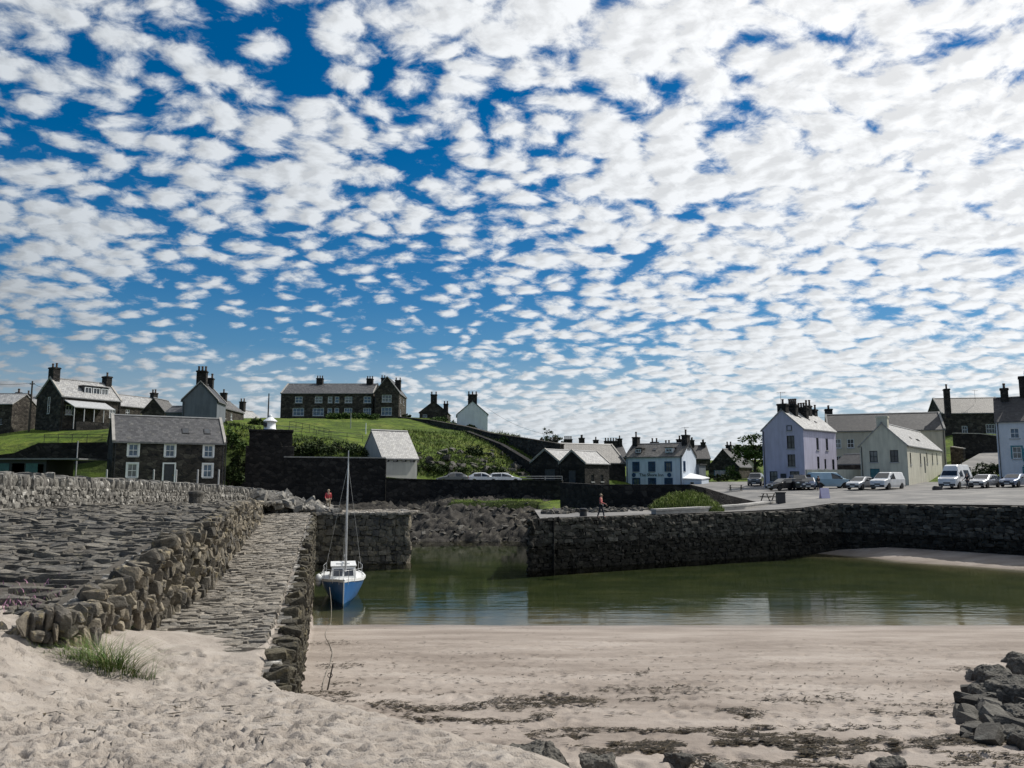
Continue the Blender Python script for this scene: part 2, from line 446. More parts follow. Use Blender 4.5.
# rock and stones
M['rock'] = stonemat('shore_rock', [(.022, .021, .019), (.045, .041, .036), (.075, .068, .057)], .85, 1.6, ((.17, .155, .115), .6), 1.0, island=False)
M['pier_stone'] = stonemat('pier_wall_stone', [(.065, .062, .057), (.17, .155, .13), (.29, .25, .19), (.11, .106, .10), (.24, .215, .175), (.37, .325, .25), (.085, .08, .07)], .9, 7, ((.42, .34, .17), .45), .9)
M['pave_stone'] = stonemat('paving_stone', [(.20, .182, .157), (.30, .274, .236), (.40, .362, .308), (.245, .233, .213)], .88, 9, ((.36, .31, .23), .5), .9)
M['slab_stone'] = stonemat('platform_slab', [(.09, .084, .074), (.15, .138, .12), (.225, .207, .177), (.115, .112, .106)], .88, 5, ((.28, .255, .19), .55), .9)
M['parapet_stone'] = stonemat('parapet_stone', [(.15, .143, .132), (.22, .21, .19), (.30, .285, .255), (.18, .17, .155)], .9, 4.0, ((.68, .66, .61), .9), .9)
M['face_stone'] = stonemat('pier_face_stone', [(.04, .037, .029), (.085, .077, .06), (.14, .125, .09), (.06, .055, .045)], .85, 5, ((.24, .20, .10), .4), .9)
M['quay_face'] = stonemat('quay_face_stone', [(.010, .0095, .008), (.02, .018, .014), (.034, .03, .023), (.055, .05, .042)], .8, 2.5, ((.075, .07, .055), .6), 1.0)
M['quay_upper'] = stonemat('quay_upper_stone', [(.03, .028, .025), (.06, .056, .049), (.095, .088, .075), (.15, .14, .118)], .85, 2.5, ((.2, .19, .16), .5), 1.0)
M['weedy_stone'] = stonemat('weedy_stone', [(.018, .017, .013), (.035, .032, .022), (.06, .052, .035), (.10, .09, .065)], .75, 4, ((.13, .11, .05), .5), .8)
M['boulder'] = stonemat('boulder', [(.06, .056, .049), (.10, .094, .083), (.145, .136, .118)], .8, 4, ((.2, .2, .18), .5), .9)
M['mortar'] = plain('earth_joint', (.075, .066, .053), .95, bumps=.6, scale=3)
M['grit'] = plain('sandy_grit', (.20, .175, .15), .95, bumps=.6, scale=3)
# sand: dry above, damp and greener under the waterline
m, n, b, o = newmat('sand'); M['sand'] = m
g = n.new('ShaderNodeNewGeometry'); v = g.outputs['Position']; px_, py_, pz_ = n.sep(v)
lowf = n.noise(n.mapping(v, scale=(.5, 1.4, 1)), .45, 6, .6)
dry = n.ramp(n.noise(v, 2.2, 7, .6), [(.3, (.275, .241, .209)), (.55, (.342, .305, .268)), (.75, (.405, .367, .328))])
damp = n.ramp(lowf, [(.35, (.225, .19, .162)), (.5, (.295, .254, .22)), (.65, (.37, .325, .287))])
hgt = n.math('ADD', pz_, n.math('MULTIPLY', n.math('SUBTRACT', lowf, .5), 1.2))
c = n.mix(n.rng(hgt, 2.9, 3.4), damp, dry)
wet = n.rng(n.math('ADD', pz_, n.math('MULTIPLY', n.math('SUBTRACT', lowf, .5), .2)), .02, .32, 1, 0)
c = n.mix(n.math('MULTIPLY', wet, .45), c, (.16, .13, .105))
bed = n.ramp(n.noise(n.mapping(v, scale=(.6, 1, 1)), .5, 5, .6), [(.35, (.026, .046, .022)), (.6, (.066, .084, .04)), (.75, (.125, .125, .07))])
c = n.mix(n.rng(pz_, -.02, -.30), c, bed)
spk = n.noise(v, 38, 3, .6)
c = n.mix(n.rng(spk, .60, .70, 0, .6), c, (.10, .08, .065))
n.put(b.inputs['Base Color'], c)
n.put(b.inputs['Roughness'], n.rng(wet, 0, 1, .95, .35)); b.inputs['Specular IOR Level'].default_value = .25
bump(n, b, n.math('ADD', n.noise(v, 9, 8, .65), n.math('MULTIPLY', n.noise(v, 60, 4, .6), .5)), .6, .05)
# road / quay top
m, n, b, o = newmat('road'); M['road'] = m
v = n.new('ShaderNodeNewGeometry').outputs['Position']
c = n.ramp(n.noise(v, .25, 7, .6), [(.3, (.105, .103, .10)), (.5, (.175, .17, .163)), (.68, (.25, .238, .22))])
c = n.mix(n.rng(n.noise(n.mapping(v, scale=(.5, .25, 1)), .45, 6, .65), .5, .62, 0, .6), c, (.085, .085, .086))
c = n.mix(n.rng(n.noise(v, 5, 6, .7), .62, .72, 0, .5), c, (.06, .06, .058))
n.put(b.inputs['Base Color'], c); b.inputs['Roughness'].default_value = .9; bump(n, b, n.noise(v, 12, 6), .4, .03)
# water: mirror by Fresnel over a green tint, small ripples stronger near the beach
m, n, b, o = newmat('water'); M['water'] = m; n.n.remove(b)
v = n.new('ShaderNodeNewGeometry').outputs['Position']; x, y, z = n.sep(v)
near = n.rng(y, 50, 37, .40, 1.7)
w1 = n.noise(n.mapping(v, scale=(.22, 1.5, 1), rot=(0, 0, R(3))), 1.0, 3, .5, .6)
w2 = n.noise(n.mapping(v, scale=(.8, 2.6, 1), rot=(0, 0, R(-8))), 1.6, 3, .5)
patch = n.rng(n.noise(v, .12, 3), .4, .65, .25, 1)
h = n.math('MULTIPLY', n.math('ADD', w1, n.math('MULTIPLY', w2, .3)), n.math('MULTIPLY', near, patch))
bk = n.new('ShaderNodeBump'); bk.inputs['Strength'].default_value = .35; bk.inputs['Distance'].default_value = .06; n.put(bk.inputs['Height'], h)
fr = n.new('ShaderNodeFresnel'); fr.inputs['IOR'].default_value = 1.33; n.l.new(bk.outputs[0], fr.inputs['Normal'])
gl = n.new('ShaderNodeBsdfGlossy'); gl.inputs['Roughness'].default_value = .05; n.l.new(bk.outputs[0], gl.inputs['Normal'])
tr = n.new('ShaderNodeBsdfTransparent'); tr.inputs['Color'].default_value = (.76, .78, .64, 1)
mx = n.new('ShaderNodeMixShader'); n.put(mx.inputs[0], fr.outputs[0]); n.l.new(tr.outputs[0], mx.inputs[1]); n.l.new(gl.outputs[0], mx.inputs[2])
n.l.new(mx.outputs[0], o.inputs[0])

# ---------------------------------------------------------------- plan of the harbour (metres)
QF = [(1.3, 54.4, 3.5), (10, 59, 3.55), (20, 64, 3.62), (24.5, 66, 3.75), (28, 67, 4.15), (33, 64, 4.2), (38.4, 58, 4.3), (50, 47, 4.4), (66, 34, 4.5)]
def qfront(X): return np.interp(X, [q[0] for q in QF], [q[1] for q in QF])
def qz(X): return np.interp(X, [q[0] for q in QF], [q[2] for q in QF])
def zr(X, Y): return qz(X) + np.clip(Y - qfront(X) - 3, 0, 60)*.021*np.clip((np.asarray(X)-8)/14, 0, 1)
PE0, PE1 = np.array([-3.07, 10.4]), np.array([-15.0, 59.0])          # pier harbour-side edge
def pier_x(Y): return -3.07 - .2455*(np.asarray(Y)-10.4)
def inner_x(Y): return np.interp(Y, [7, 13, 18.6, 48, 58], [-5.2, -6.35, -7.35, -15.6, -18.6])   # foot of the retaining wall
PZ = 3.74
def plat_z(X, Y): return np.interp(Y, [8, 11.2, 13, 16, 20, 26, 50, 62], [4.0, 4.42, 4.74, 5.08, 5.34, 5.38, 4.85, 4.5])

# ---------------------------------------------------------------- ground: one far sheet, then sand, then land
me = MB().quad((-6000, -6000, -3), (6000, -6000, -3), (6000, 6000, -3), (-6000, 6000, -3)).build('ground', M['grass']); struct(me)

Yl = 1.2*np.exp(np.arange(0, 1180)*.0040); Yl = Yl[Yl < 118]
ul = np.arange(-1.2, 1.2, .0032)
Yg, Ug = np.meshgrid(Yl, ul, indexing='ij'); Xg = (Yg+2.5)*Ug
beach = np.where(Yg < 34.8, (34.8-Yg)*.112, np.maximum((34.8-Yg)*.045, -.42)) + fbm(Xg*.25, Yg*.4, 4, 3)*.16*np.clip((33-Yg)/6, .28, 1)
bar = .62 - np.maximum(0, (qfront(Xg)-.3-Yg))*.10 - np.clip((31-Xg), 0, 99)*.12
beach = np.maximum(beach, np.where((Xg > 16) & (Yg > 44), bar, -9))
xe = np.interp(Yg, [1, 4.0, 4.8, 6.1, 7.4, 10.4, 11.2], [.9, .55, .26, -.1, -.98, -3.0, -3.5]) + fbm(Yg*.9, Yg*0+3, 3, 8)*.5*np.clip((10-Yg)/3, 0, 1)
xe = np.where(Yg > 11.2, pier_x(Yg)-.35, xe)
zd = PZ-.02 + np.where(Yg < 10.4, (10.4-Yg)*.170, -np.clip(Yg-18, 0, 99)*.03)
zd = zd + np.where(Yg > 10.2, fbm(Xg*1.1, Yg*.9, 4, 27)*.20 - .03, 0)
zd = zd + np.clip(-Xg-4.4, 0, 9)*.24*np.clip((14.5-Yg)/2, 0, 1)
capz = np.where(Yg > 10.7, np.interp(Yg, [10.7, 11.5, 13, 16], [4.5, 4.5, 4.72, 4.85]), 4.6) + fbm(Xg*.7, Yg*.7, 3, 23)*.3
zd = np.where((Xg < -5.6) & (Yg > 8.5), np.minimum(zd, capz), zd)
zd = zd + .30*np.exp(-(((Xg+7.15)/.85)**2+((Yg-10.0)/1.1)**2))
zd = zd + fbm(Xg*.6, Yg*.6, 4, 21)*.16*np.clip((13-Yg)/3, 0, 1)
steep = np.where(Yg > 10.2, 9.0, .62)
edge = np.clip(Xg-xe, 0, 99)
ze = zd - np.where(edge < .5, edge**2, edge-.25)*steep
hsm = .12; a_ = np.clip(.5+.5*(ze-beach)/hsm, 0, 1)
Zg = beach*(1-a_)+ze*a_ + hsm*a_*(1-a_)*.5
dun = np.clip((zd-beach)/.3, 0, 1)*np.clip((.5-(Xg-xe))/1.2, 0, 1)*(Yg < 13)
Zg = Zg + dun*fbm(Xg*5, Yg*5, 3, 31)*.05 + (1-dun)*fbm(Xg*1.7, Yg*3.4, 4, 41)*.05*np.clip((32-Yg)/5, 0, 1)
def dent(x0, y0, rx, ry, ang, dep):
    i0, i1 = np.searchsorted(Yl, [y0-.45, y0+.45])
    if i1-i0 < 2: return
    s = slice(i0, i1); ax, ay = Xg[s]-x0, Yg[s]-y0
    c, sn = math.cos(ang), math.sin(ang)
    q = ((ax*c+ay*sn)/rx)**2 + ((-ax*sn+ay*c)/ry)**2
    Zg[s] += -dep*np.exp(-q*q) + dep*.35*np.exp(-(np.sqrt(q)-1.35)**2*6)
for k in range(4200):
    y0 = 3.2 + 9*rnd.random()**1.1; x0 = rnd.uniform(-1.05, .35)*y0
    if x0 > float(np.interp(y0, Yl, xe[:, 0]))+.1: continue
    w = 1.0 if x0 < -1.0 else .6
    dent(x0, y0, rnd.uniform(.03, .055), rnd.uniform(.06, .12), rnd.gauss(1.9, .45), rnd.uniform(.03, .07)*w)
for k in range(1500):                                                   # older, shallower prints on the beach
    y0 = rnd.uniform(9, 28); x0 = rnd.uniform(-.35, .75)*y0
    dent(x0, y0, rnd.uniform(.08, .14), rnd.uniform(.12, .24), rnd.uniform(0, 3.14), rnd.uniform(.015, .045))
sand = struct(grid_obj('beach_sand', Xg, Yg, Zg, M['sand']))
def sand_z(x, y):
    i = int(np.clip(np.searchsorted(Yl, y), 0, len(Yl)-1)); return float(np.interp(x, Xg[i], Zg[i]))

wt = MB().quad((-40, 18, 0), (130, 18, 0), (130, 120, 0), (-40, 120, 0)).build('sea_water', M['water']); struct(wt)

# land: a surface through surveyed points (pixel, pixel, distance)
CP = [(0, 485, 80), (60, 485, 80), (130, 487, 83), (225, 487, 90), (0, 487, 66), (150, 488, 66), (235, 488, 92.5), (262, 493, 92.5), (300, 499, 92.5), (340, 499, 93), (384, 499, 94),
      (30, 482, 88), (80, 482, 90), (120, 482, 90), (0, 482, 86), (20, 478, 92), (60, 478, 92.5), (100, 478, 93), (225, 487, 93), (190, 487, 87), (170, 487, 76), (100, 487, 84), (60, 487, 86), (200, 489, 80), (40, 487, 72), (0, 451, 96), (30, 443, 98), (110, 440, 98), (60, 431, 110), (37, 430, 113), (118, 429, 118), (150, 414, 132), (20, 425, 126), (-60, 440, 110), (-100, 425, 130),
      (200, 422, 103), (170, 437, 96), (235, 470, 92), (240, 440, 101), (240, 425, 122), (252, 419, 150), (262, 428, 108), (275, 495, 93.8), (250, 494, 93.8), (240, 492, 92),
      (330, 457, 98), (295, 457, 99), (365, 460, 99), (330, 441, 106), (300, 436, 112), (330, 428, 140), (280, 419, 176), (330, 419, 178), (400, 419, 178), (330, 418, 200), (395, 440, 118),
      (388, 480, 98), (420, 480, 103), (420, 458, 112), (440, 443, 128), (425, 428, 150), (430, 482, 106), (500, 482, 106), (550, 483, 108), (480, 466, 114), (500, 473, 114), (520, 477, 114), (465, 441, 132), (458, 424, 160), (432, 418, 168), (500, 432, 140), (540, 446, 130),
      (430, 497, 95), (500, 497, 95), (540, 500, 92), (560, 510, 80), (640, 512, 72), (690, 512, 68), (560, 485, 112), (600, 489, 118), (640, 494, 112), (655, 493, 116), (625, 492, 118), (612, 490, 112), (640, 493, 123), (600, 490, 104), (720, 484, 128), (715, 478, 150), (760, 478, 150), (640, 470, 165), (600, 466, 170), (700, 470, 190), (800, 480, 125),
      (870, 470, 128), (940, 470, 126), (960, 489, 96), (976, 474, 112), (998, 457, 130), (1005, 452, 140), (950, 436, 160), (1040, 435, 160), (1040, 480, 100), (1100, 470, 110), (1020, 466, 112), (965, 432, 147), (990, 432, 147), (958, 464, 130), (975, 461, 131), (990, 458, 131), (946, 468, 128),
      (100, 425, 220), (320, 425, 260), (500, 445, 260), (700, 470, 300), (900, 455, 260), (1200, 450, 260), (-200, 430, 260)]
cpt = np.array([tuple(W(*c)) for c in CP])
cpt = np.vstack([cpt, [(x, y, z) for x in (-1500, -600, 0, 600, 1500) for y, z in ((900, 8), (3000, 4))]])
def rk(d): return np.where(d < 400, d, 400 + (d-400)*.2)
_A = rk(np.hypot(cpt[:, None, 0]-cpt[None, :, 0], cpt[:, None, 1]-cpt[None, :, 1])) + 0*np.eye(len(cpt))
_n = len(cpt); _S = np.zeros((_n+1, _n+1)); _S[:_n, :_n] = _A; _S[:_n, _n] = 1; _S[_n, :_n] = 1
_w = np.linalg.solve(_S, np.append(cpt[:, 2], 0))
def land(X, Y):
    X = np.asarray(X, float); Y = np.asarray(Y, float); sh = X.shape
    d = rk(np.hypot(X.reshape(-1, 1)-cpt[:, 0], Y.reshape(-1, 1)-cpt[:, 1]))
    z = (d @ _w[:_n] + _w[_n]).reshape(sh)
    k = np.clip((X-2.2)/.4, 0, 1)*np.clip((ymaxf(X)+2-Y)/4, 0, 1)
    return z*(1-k) + (zr(X, Y)-.35)*k
def ymaxf(X): return np.interp(X, [2, 12, 19, 25, 30, 40, 62, 84, 90], [70, 71, 74, 134, 136, 128, 100, 100, 60])
def lz(x, y): return float(land(np.array([x]), np.array([y]))[0])
def shore(X): return np.where(X > 2.2, qfront(X)+1.0, 64.0)
xs = np.concatenate([np.linspace(-1500, -160, 14), np.arange(-150, 150, 1.0), np.linspace(160, 1500, 14)])
ts = np.concatenate([[0], np.arange(.01, 70, .8), 70*np.exp(np.arange(0, 60)*.066)])
Tt, Xt = np.meshgrid(ts, xs, indexing='ij'); Yt = shore(Xt)+Tt
Zt = land(Xt, Yt)
rough = np.clip((Yt-95)/8, 0, 1)*np.clip((300-Yt)/100, 0, 1)
Zt = Zt + fbm(Xt*.35, Yt*.35, 4, 5)*.45*rough*(Xt < 20)
Zt = np.where((Xt > -33.5) & (Xt < 2.2) & (Yt < 98.2), -2.6, Zt)
Zt[0] = -2.5
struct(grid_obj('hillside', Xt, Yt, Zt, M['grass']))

# road and quay top as one deck, with the lane climbing to the right
xr = np.concatenate([np.arange(2.0, 30, 1.0), np.arange(30, 84, 1.5)]); tr_ = np.linspace(0, 1, 46)
Tr, Xr = np.meshgrid(tr_, xr, indexing='ij')
ymax = ymaxf(xr)
Yr = qfront(Xr)+.9 + (ymax[None, :]-qfront(Xr)-.9)*Tr
Zr = zr(Xr, Yr)
struct(grid_obj('harbour_road', Xr, Yr, Zr, M['road']))
lane = MB(); LP = [(51.5, 90, 4.75), (56, 96, 5.0), (63, 107, 6.3), (72, 119, 8.3), (82, 131, 10.2), (92, 140, 11.5)]
for i, ((ax, ay, az), (bx, by, bz)) in enumerate(zip(LP, LP[1:])):
    wa, wb = 6.6-.4*i, 6.6-.4*(i+1)
    lane.quad((ax-wa*.5, ay+.5, az+.08), (ax+wa*.5, ay-.5, az+.08), (bx+wb*.5, by-.5, bz+.08), (bx-wb*.5, by+.5, bz+.08))
    for s_ in (-1, 1):
        lane.quad((ax+s_*wa*.5, ay-s_*.5, az+.08), (bx+s_*wb*.5, by-s_*.5, bz+.08), (bx+s_*wb*.5, by-s_*.5, bz-1.5), (ax+s_*wa*.5, ay-s_*.5, az-1.5))
struct(lane.build('lane', M['road']))

# ---------------------------------------------------------------- harbour walls
def slabwall(mb, pts, thick, mi=0):
    """pts: (x, y, z0, z1); solid wall of given thickness behind the line"""
    n = len(pts)
    P2 = [Vector((p[0], p[1], 0)) for p in pts]; out = []
    for i in range(n):
        t = (P2[min(i+1, n-1)]-P2[max(i-1, 0)]).normalized(); out.append(P2[i] + Vector((-t.y, t.x, 0))*thick)
    vs = []
    for p, q in zip(pts, out): vs += [(p[0], p[1], p[2]), (p[0], p[1], p[3]), (q.x, q.y, p[3]), (q.x, q.y, p[2])]
    fs = []
    for i in range(n-1):
        a, b = 4*i, 4*i+4
        for k in range(4): fs.append((a+k, a+(k+1) % 4, b+(k+1) % 4, b+k))
    fs += [(0, 1, 2, 3), (4*n-4, 4*n-1, 4*n-2, 4*n-3)]
    mb.add(vs, fs, mi)
def dense(pts, step):
    out = []
    for a, b in zip(pts, pts[1:]):
        L = math.hypot(b[0]-a[0], b[1]-a[1]); k = max(1, int(L/step))
        for i in range(k): out.append(tuple(a[j]+(b[j]-a[j])*i/k for j in range(len(a))))
    return out+[tuple(pts[-1])]
def facing(mb, pts, W_, H_, dep, jit=.1, proud=.5, tilt=.08, vary=.5, skip=0, oy=None, far=1.0):
    """courses of stones along polyline (x,y,z0,z1); visible side is the right of travel"""
    seg = dense(pts, .25); cum = [0]
    for a, b in zip(seg, seg[1:]): cum.append(cum[-1]+math.hypot(b[0]-a[0], b[1]-a[1]))
    A = np.array(seg); cum = np.array(cum)
    at = lambda s: np.array([np.interp(s, cum, A[:, j]) for j in range(4)])
    hmax = (A[:, 3]-A[:, 2]).max(); h = 0
    while h < hmax:
        ch = H_*rnd.uniform(1-vary*.6, 1+vary*.6); s = -rnd.random()*W_
        while s < cum[-1]:
            yw = 99 if oy is None else at(min(max(s, 0), cum[-1]))[1]+oy
            w = W_*rnd.uniform(1-vary, 1+vary)*(1 if oy is None else max(1, yw/15)**far); p = at(min(max(s+w/2, 0), cum[-1]))
            q = at(min(s+w/2+.3, cum[-1])); r = at(max(s+w/2-.3, 0)); t = np.array([q[0]-r[0], q[1]-r[1], 0]); t /= np.linalg.norm(t)+1e-9
            nn = np.array([t[1], -t[0], 0]); z = p[2]+h+ch/2
            if z-ch*.3 < p[3] and rnd.random() > skip:
                pr = dep*rnd.uniform(-.25, .25)*proud
                hv = rnd.uniform(.65, 1.3) if oy is not None else 1
                stone(mb, (p[0]+nn[0]*pr, p[1]+nn[1]*pr, z+rnd.uniform(-.12, .12)*ch), [t, nn, (0, 0, 1)], (w*1.02, dep, ch*1.04*hv), jit, tilt, fine=5 if yw < 17 else 3 if yw < 30 else 2)
            s += w
        h += ch
def capping(mb, pts, W_, H_, dep, off=0, jit=.08, tilt=.06, vary=.4, fine=3):
    seg = dense(pts, .25); cum = [0]
    for a, b in zip(seg, seg[1:]): cum.append(cum[-1]+math.hypot(b[0]-a[0], b[1]-a[1]))
    A = np.array(seg); cum = np.array(cum); s = 0
    while s < cum[-1]:
        w = W_*rnd.uniform(1-vary, 1+vary); p = [np.interp(min(s+w/2, cum[-1]), cum, A[:, j]) for j in range(A.shape[1])]
        i = min(int(np.searchsorted(cum, s+w/2)), len(seg)-1); j = max(i-1, 0); i = max(i, 1)
        t = np.array([A[i][0]-A[i-1][0], A[i][1]-A[i-1][1], 0]); t /= np.linalg.norm(t)+1e-9
        nn = np.array([t[1], -t[0], 0]); h = H_*rnd.uniform(1-vary*.4, 1+vary*.4)
        stone(mb, (p[0]-nn[0]*off, p[1]-nn[1]*off, p[-1]+h/2-.03), [t, nn, (0, 0, 1)], (w*1.0, dep*rnd.uniform(.9, 1.1), h), jit, tilt, fine=fine)
        s += w

# right-hand quay
qt = thing('quay_wall', 'long dark stone quay wall curving round the right side of the harbour', 'quay wall', (20, 64, 0))
inv = lambda pts: [(p[0]-20, p[1]-64, *p[2:]) for p in pts]
side = [(2.6, 71, -2.2, 3.5), (1.3, 54.4, -2.2, 3.5)]
qpts = dense([(q[0], q[1], -2.2, q[2]-.02) for q in QF], 1.5)
mb = MB(); slabwall(mb, inv([(3.2, 72, -2.2, 3.40), (1.75, 54.9, -2.2, 3.40)] + [(p[0], p[1]+.25, p[2], p[3]-.06) for p in qpts if p[0] > 2.2]), 1.2); mb.build('masonry', M['quay_stone'], qt)
mb = StoneMB(); capping(mb, inv([(q[0], q[1], q[2]-.1) for q in qpts[:60]]), .7, .2, 1.7, .8, .05, .02, .4); mb.build('coping', M['cope'], qt)
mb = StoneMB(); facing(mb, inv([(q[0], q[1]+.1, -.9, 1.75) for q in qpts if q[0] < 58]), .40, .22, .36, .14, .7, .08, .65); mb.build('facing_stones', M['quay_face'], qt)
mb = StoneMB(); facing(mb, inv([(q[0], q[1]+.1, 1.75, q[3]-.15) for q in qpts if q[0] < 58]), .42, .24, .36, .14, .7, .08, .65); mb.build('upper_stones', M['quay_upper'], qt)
mb = StoneMB(); facing(mb, inv([(2.9, 72, -.9, 3.3), (1.3, 54.4, -.9, 3.3)]), .5, .30, .40, .15, 1.2, .12, .65); mb.build('end_stones', M['quay_face'], qt)

# left-hand pier: paving, harbour face, cross arm
pier = thing('stone_pier', 'old stone pier with rough paved walkway running out to the harbour mouth', 'pier', (-9, 35, 0))
pv = lambda p: (p[0]+9, p[1]-35, *p[2:])
core = MB()
ys = np.linspace(10.8, 59, 30)
rows = [(float(pier_x(y))-.12, float(inner_x(y))-.5, float(y)) for y in ys]
for (a0, b0, y0), (a1, b1, y1) in zip(rows, rows[1:]):
    P8 = [pv(p) for p in ((b0, y0, -2), (a0, y0, -2), (a1, y1, -2), (b1, y1, -2), (b0, y0, PZ-.1), (a0, y0, PZ-.1), (a1, y1, PZ-.1), (b1, y1, PZ-.1))]
    core.add(P8, [(0, 1, 2, 3), (4, 7, 6, 5), (0, 4, 5, 1), (1, 5, 6, 2), (2, 6, 7, 3), (3, 7, 4, 0)])
arm = [(-7.9, 59.15), (-9.1, 65.5), (-19.5, 65.5), (-18.8, 59.15)]
core.prism([pv((*p, 0))[:2] for p in arm], -2, PZ-.1, lambda a, p, q: (p, q, a))
core.build('rubble_core', M['grit'], pier)
mb = StoneMB()
facing(mb, [pv((float(pier_x(y)), y, z0, PZ-.12)) for y, z0 in ((59, -1.2), (30, -.6), (20, .8), (10.9, 2.2))][::-1], .10, .15, .26, .15, 1.2, .16, .6, oy=35)
mb.build('harbour_face', M['face_stone'], pier)
mb = StoneMB(); capping(mb, [pv((float(pier_x(y))-.16, y, PZ-.20)) for y in (59, 40, 20, 10.6)][::-1], .16, .13, .24, 0, .12, .06, .6, 3)
capping(mb, [pv((*p, PZ-.2)) for p in ((-15.0, 59.3), (-7.95, 59.3), (-9.1, 65.2))], .6, .24, .6, 0, .06, .04, .4)
mb.build('edge_stones', M['parapet_stone'], pier)
mb = StoneMB(); facing(mb, [pv((*p, -1.2, PZ-.1)) for p in ((-15.0, 59.1), (-7.85, 59.1), (-9.0, 65.4))], .42, .40, .34, .11, 1.0, .09); mb.build('arm_face', M['pier_stone'], pier)
mb = StoneMB(); y = 10.9
dr = np.array([-.2455, 1, 0]); dr /= np.linalg.norm(dr); nx = np.array([dr[1], -dr[0], 0])
while y < 64:
    w = rnd.uniform(.04, .11)*(1+y/36); a, b = float(pier_x(y))-.34, float(inner_x(y))+.05
    if y > 58.8: a, b = -7.6, -18.5
    x = a
    while x > b:
        L = rnd.uniform(.08, .36)*(1+y/40); fade = min(1, max(0, (y-10.5)/4.5))
        hh = PZ - .095 + .035*rnd.random() + (fbm(x*.5, y*.5, 3, 77))*.13 - .10*(1-fade) - .04*(rnd.random() < .25)
        stone(mb, pv((x-L/2, y+w/2+rnd.uniform(-.03, .03)-(a-x+L/2)*.0, float(hh))), [nx, dr, (0, 0, 1)], (L, w*1.06, .18), .10, .05, fine=3 if y < 20 else 2)
        x -= L
    y += w
mb.build('paving', M['pave_stone'], pier)

# retaining wall between walkway and platform
RW = [(-9.4, 11.3, 3.6, 4.25), (-8.0, 10.9, 3.6, 4.36), (-7.0, 10.6, 3.6, 4.42), (-6.2, 11.0, 3.6, 4.55), (-6.5, 13.5, 3.55, 4.92), (-6.95, 16, 3.5, 5.18), (-7.35, 18.6, 3.5, 5.34), (-10.2, 28.5, 3.5, 5.4), (-13.0, 38.5, 3.5, 5.15), (-15.6, 48, 3.5, 4.85), (-16.6, 51, 3.5, 4.75)]
rw = thing('retaining_wall', 'sunlit retaining wall of upright jagged stones along the pier walkway', 'wall', (-10, 28, 3.5))
rv = lambda p: (p[0]+10, p[1]-28, *[z-3.5 for z in p[2:]])
mb = MB(); slabwall(mb, [rv((p[0]-.12, p[1], p[2]-.5, p[3]-.12)) for p in RW], .5); mb.build('core', M['mortar'], rw)
mb = StoneMB(); facing(mb, [rv(p) for p in RW], .085, .18, .28, .15, 1.9, .2, .65, .05, oy=28); mb.build('face_stones', M['pier_stone'], rw)
mb = StoneMB(); capping(mb, [rv((p[0]-.25, p[1]+(.25 if i < 3 else 0), p[3]-.15)) for i, p in enumerate(RW)], .15, .10, .30, 0, .14, .12, .6, 3); mb.build('top_stones', M['parapet_stone'], rw)

# platform behind it
plat = MB()
RX = [p for p in RW[3:]]
def rwx(y): return float(np.interp(y, [p[1] for p in RX], [p[0] for p in RX]))
def plx(y): return float(np.interp(y, [5, 20, 26, 38, 48, 60], [-15, -20.5, -18.4, -19.6, -20.8, -20.6]))
ybed = np.concatenate([np.linspace(11.2, 20, 12), np.linspace(22, 60, 18)])
for y0, y1 in zip(ybed, ybed[1:]):
    za, zb = float(plat_z(0, y0))-.14, float(plat_z(0, y1))-.14
    plat.quad((plx(y0), y0, za), (rwx(y0)-.3, y0, za), (rwx(y1)-.3, y1, zb), (plx(y1), y1, zb))
plat.build('platform_bed', M['mortar']); struct(bpy.data.objects['platform_bed'])
mb = StoneMB(); y = 11.3
while y < 56:
    w = rnd.uniform(.05, .16)*(1+y/42); x = rwx(y)-.35; b = plx(y)
    while x > b:
        L = rnd.uniform(.12, .5)*(1+y/48); z = float(plat_z(0, y)) - .13 + float(fbm(x*.5, y*.5, 3, 91))*.24 + rnd.uniform(-.03, .03)
        if y < 13.5 and x < -7.6: z -= .16
        stone(mb, (x-L/2, y+w/2, z), [(1, 0, 0), (0, 1, 0), (0, 0, 1)], (L, w*1.1, .2), .14, .10, fine=3 if y < 24 else 2)
        x -= L
    y += w
struct(mb.build('stone_platform', M['slab_stone']))

# parapet round the platform
PP = [(-34, 22.5, 5.4, 6.45), (-26, 23.4, 5.4, 6.5), (-17.9, 26.3, 5.35, 6.52), (-18.4, 30, 5.3, 6.45), (-19.0, 38, 5.05, 6.22), (-20.2, 48, 4.8, 5.95), (-20.2, 54, 4.55, 5.75), (-19.4, 58, 4.4, 5.5), (-18.2, 60.5, 4.2, 5.2)]
pw = thing('parapet_wall', 'lichen-spotted parapet wall topped with upright slabs behind the stone platform', 'wall', (-19, 36, 5))
wv = lambda p: (p[0]+19, p[1]-36, *[z-5 for z in p[2:]])
mb = MB(); slabwall(mb, [wv((p[0], p[1]+.0, p[2]-1.6, p[3]-.3)) for p in PP], .7); mb.build('core', M['mortar'], pw)
mb = StoneMB(); facing(mb, [wv((p[0], p[1], p[2]-.1, p[3]-.38)) for p in PP], .20, .15, .22, .13, .8, .12, .6); mb.build('face_stones', M['parapet_stone'], pw)
mb = StoneMB(); capping(mb, [wv((p[0], p[1], p[3]-.42)) for p in PP], .17, .50, .75, .28, .08, .05, .5); mb.build('cap_slabs', M['parapet_stone'], pw)
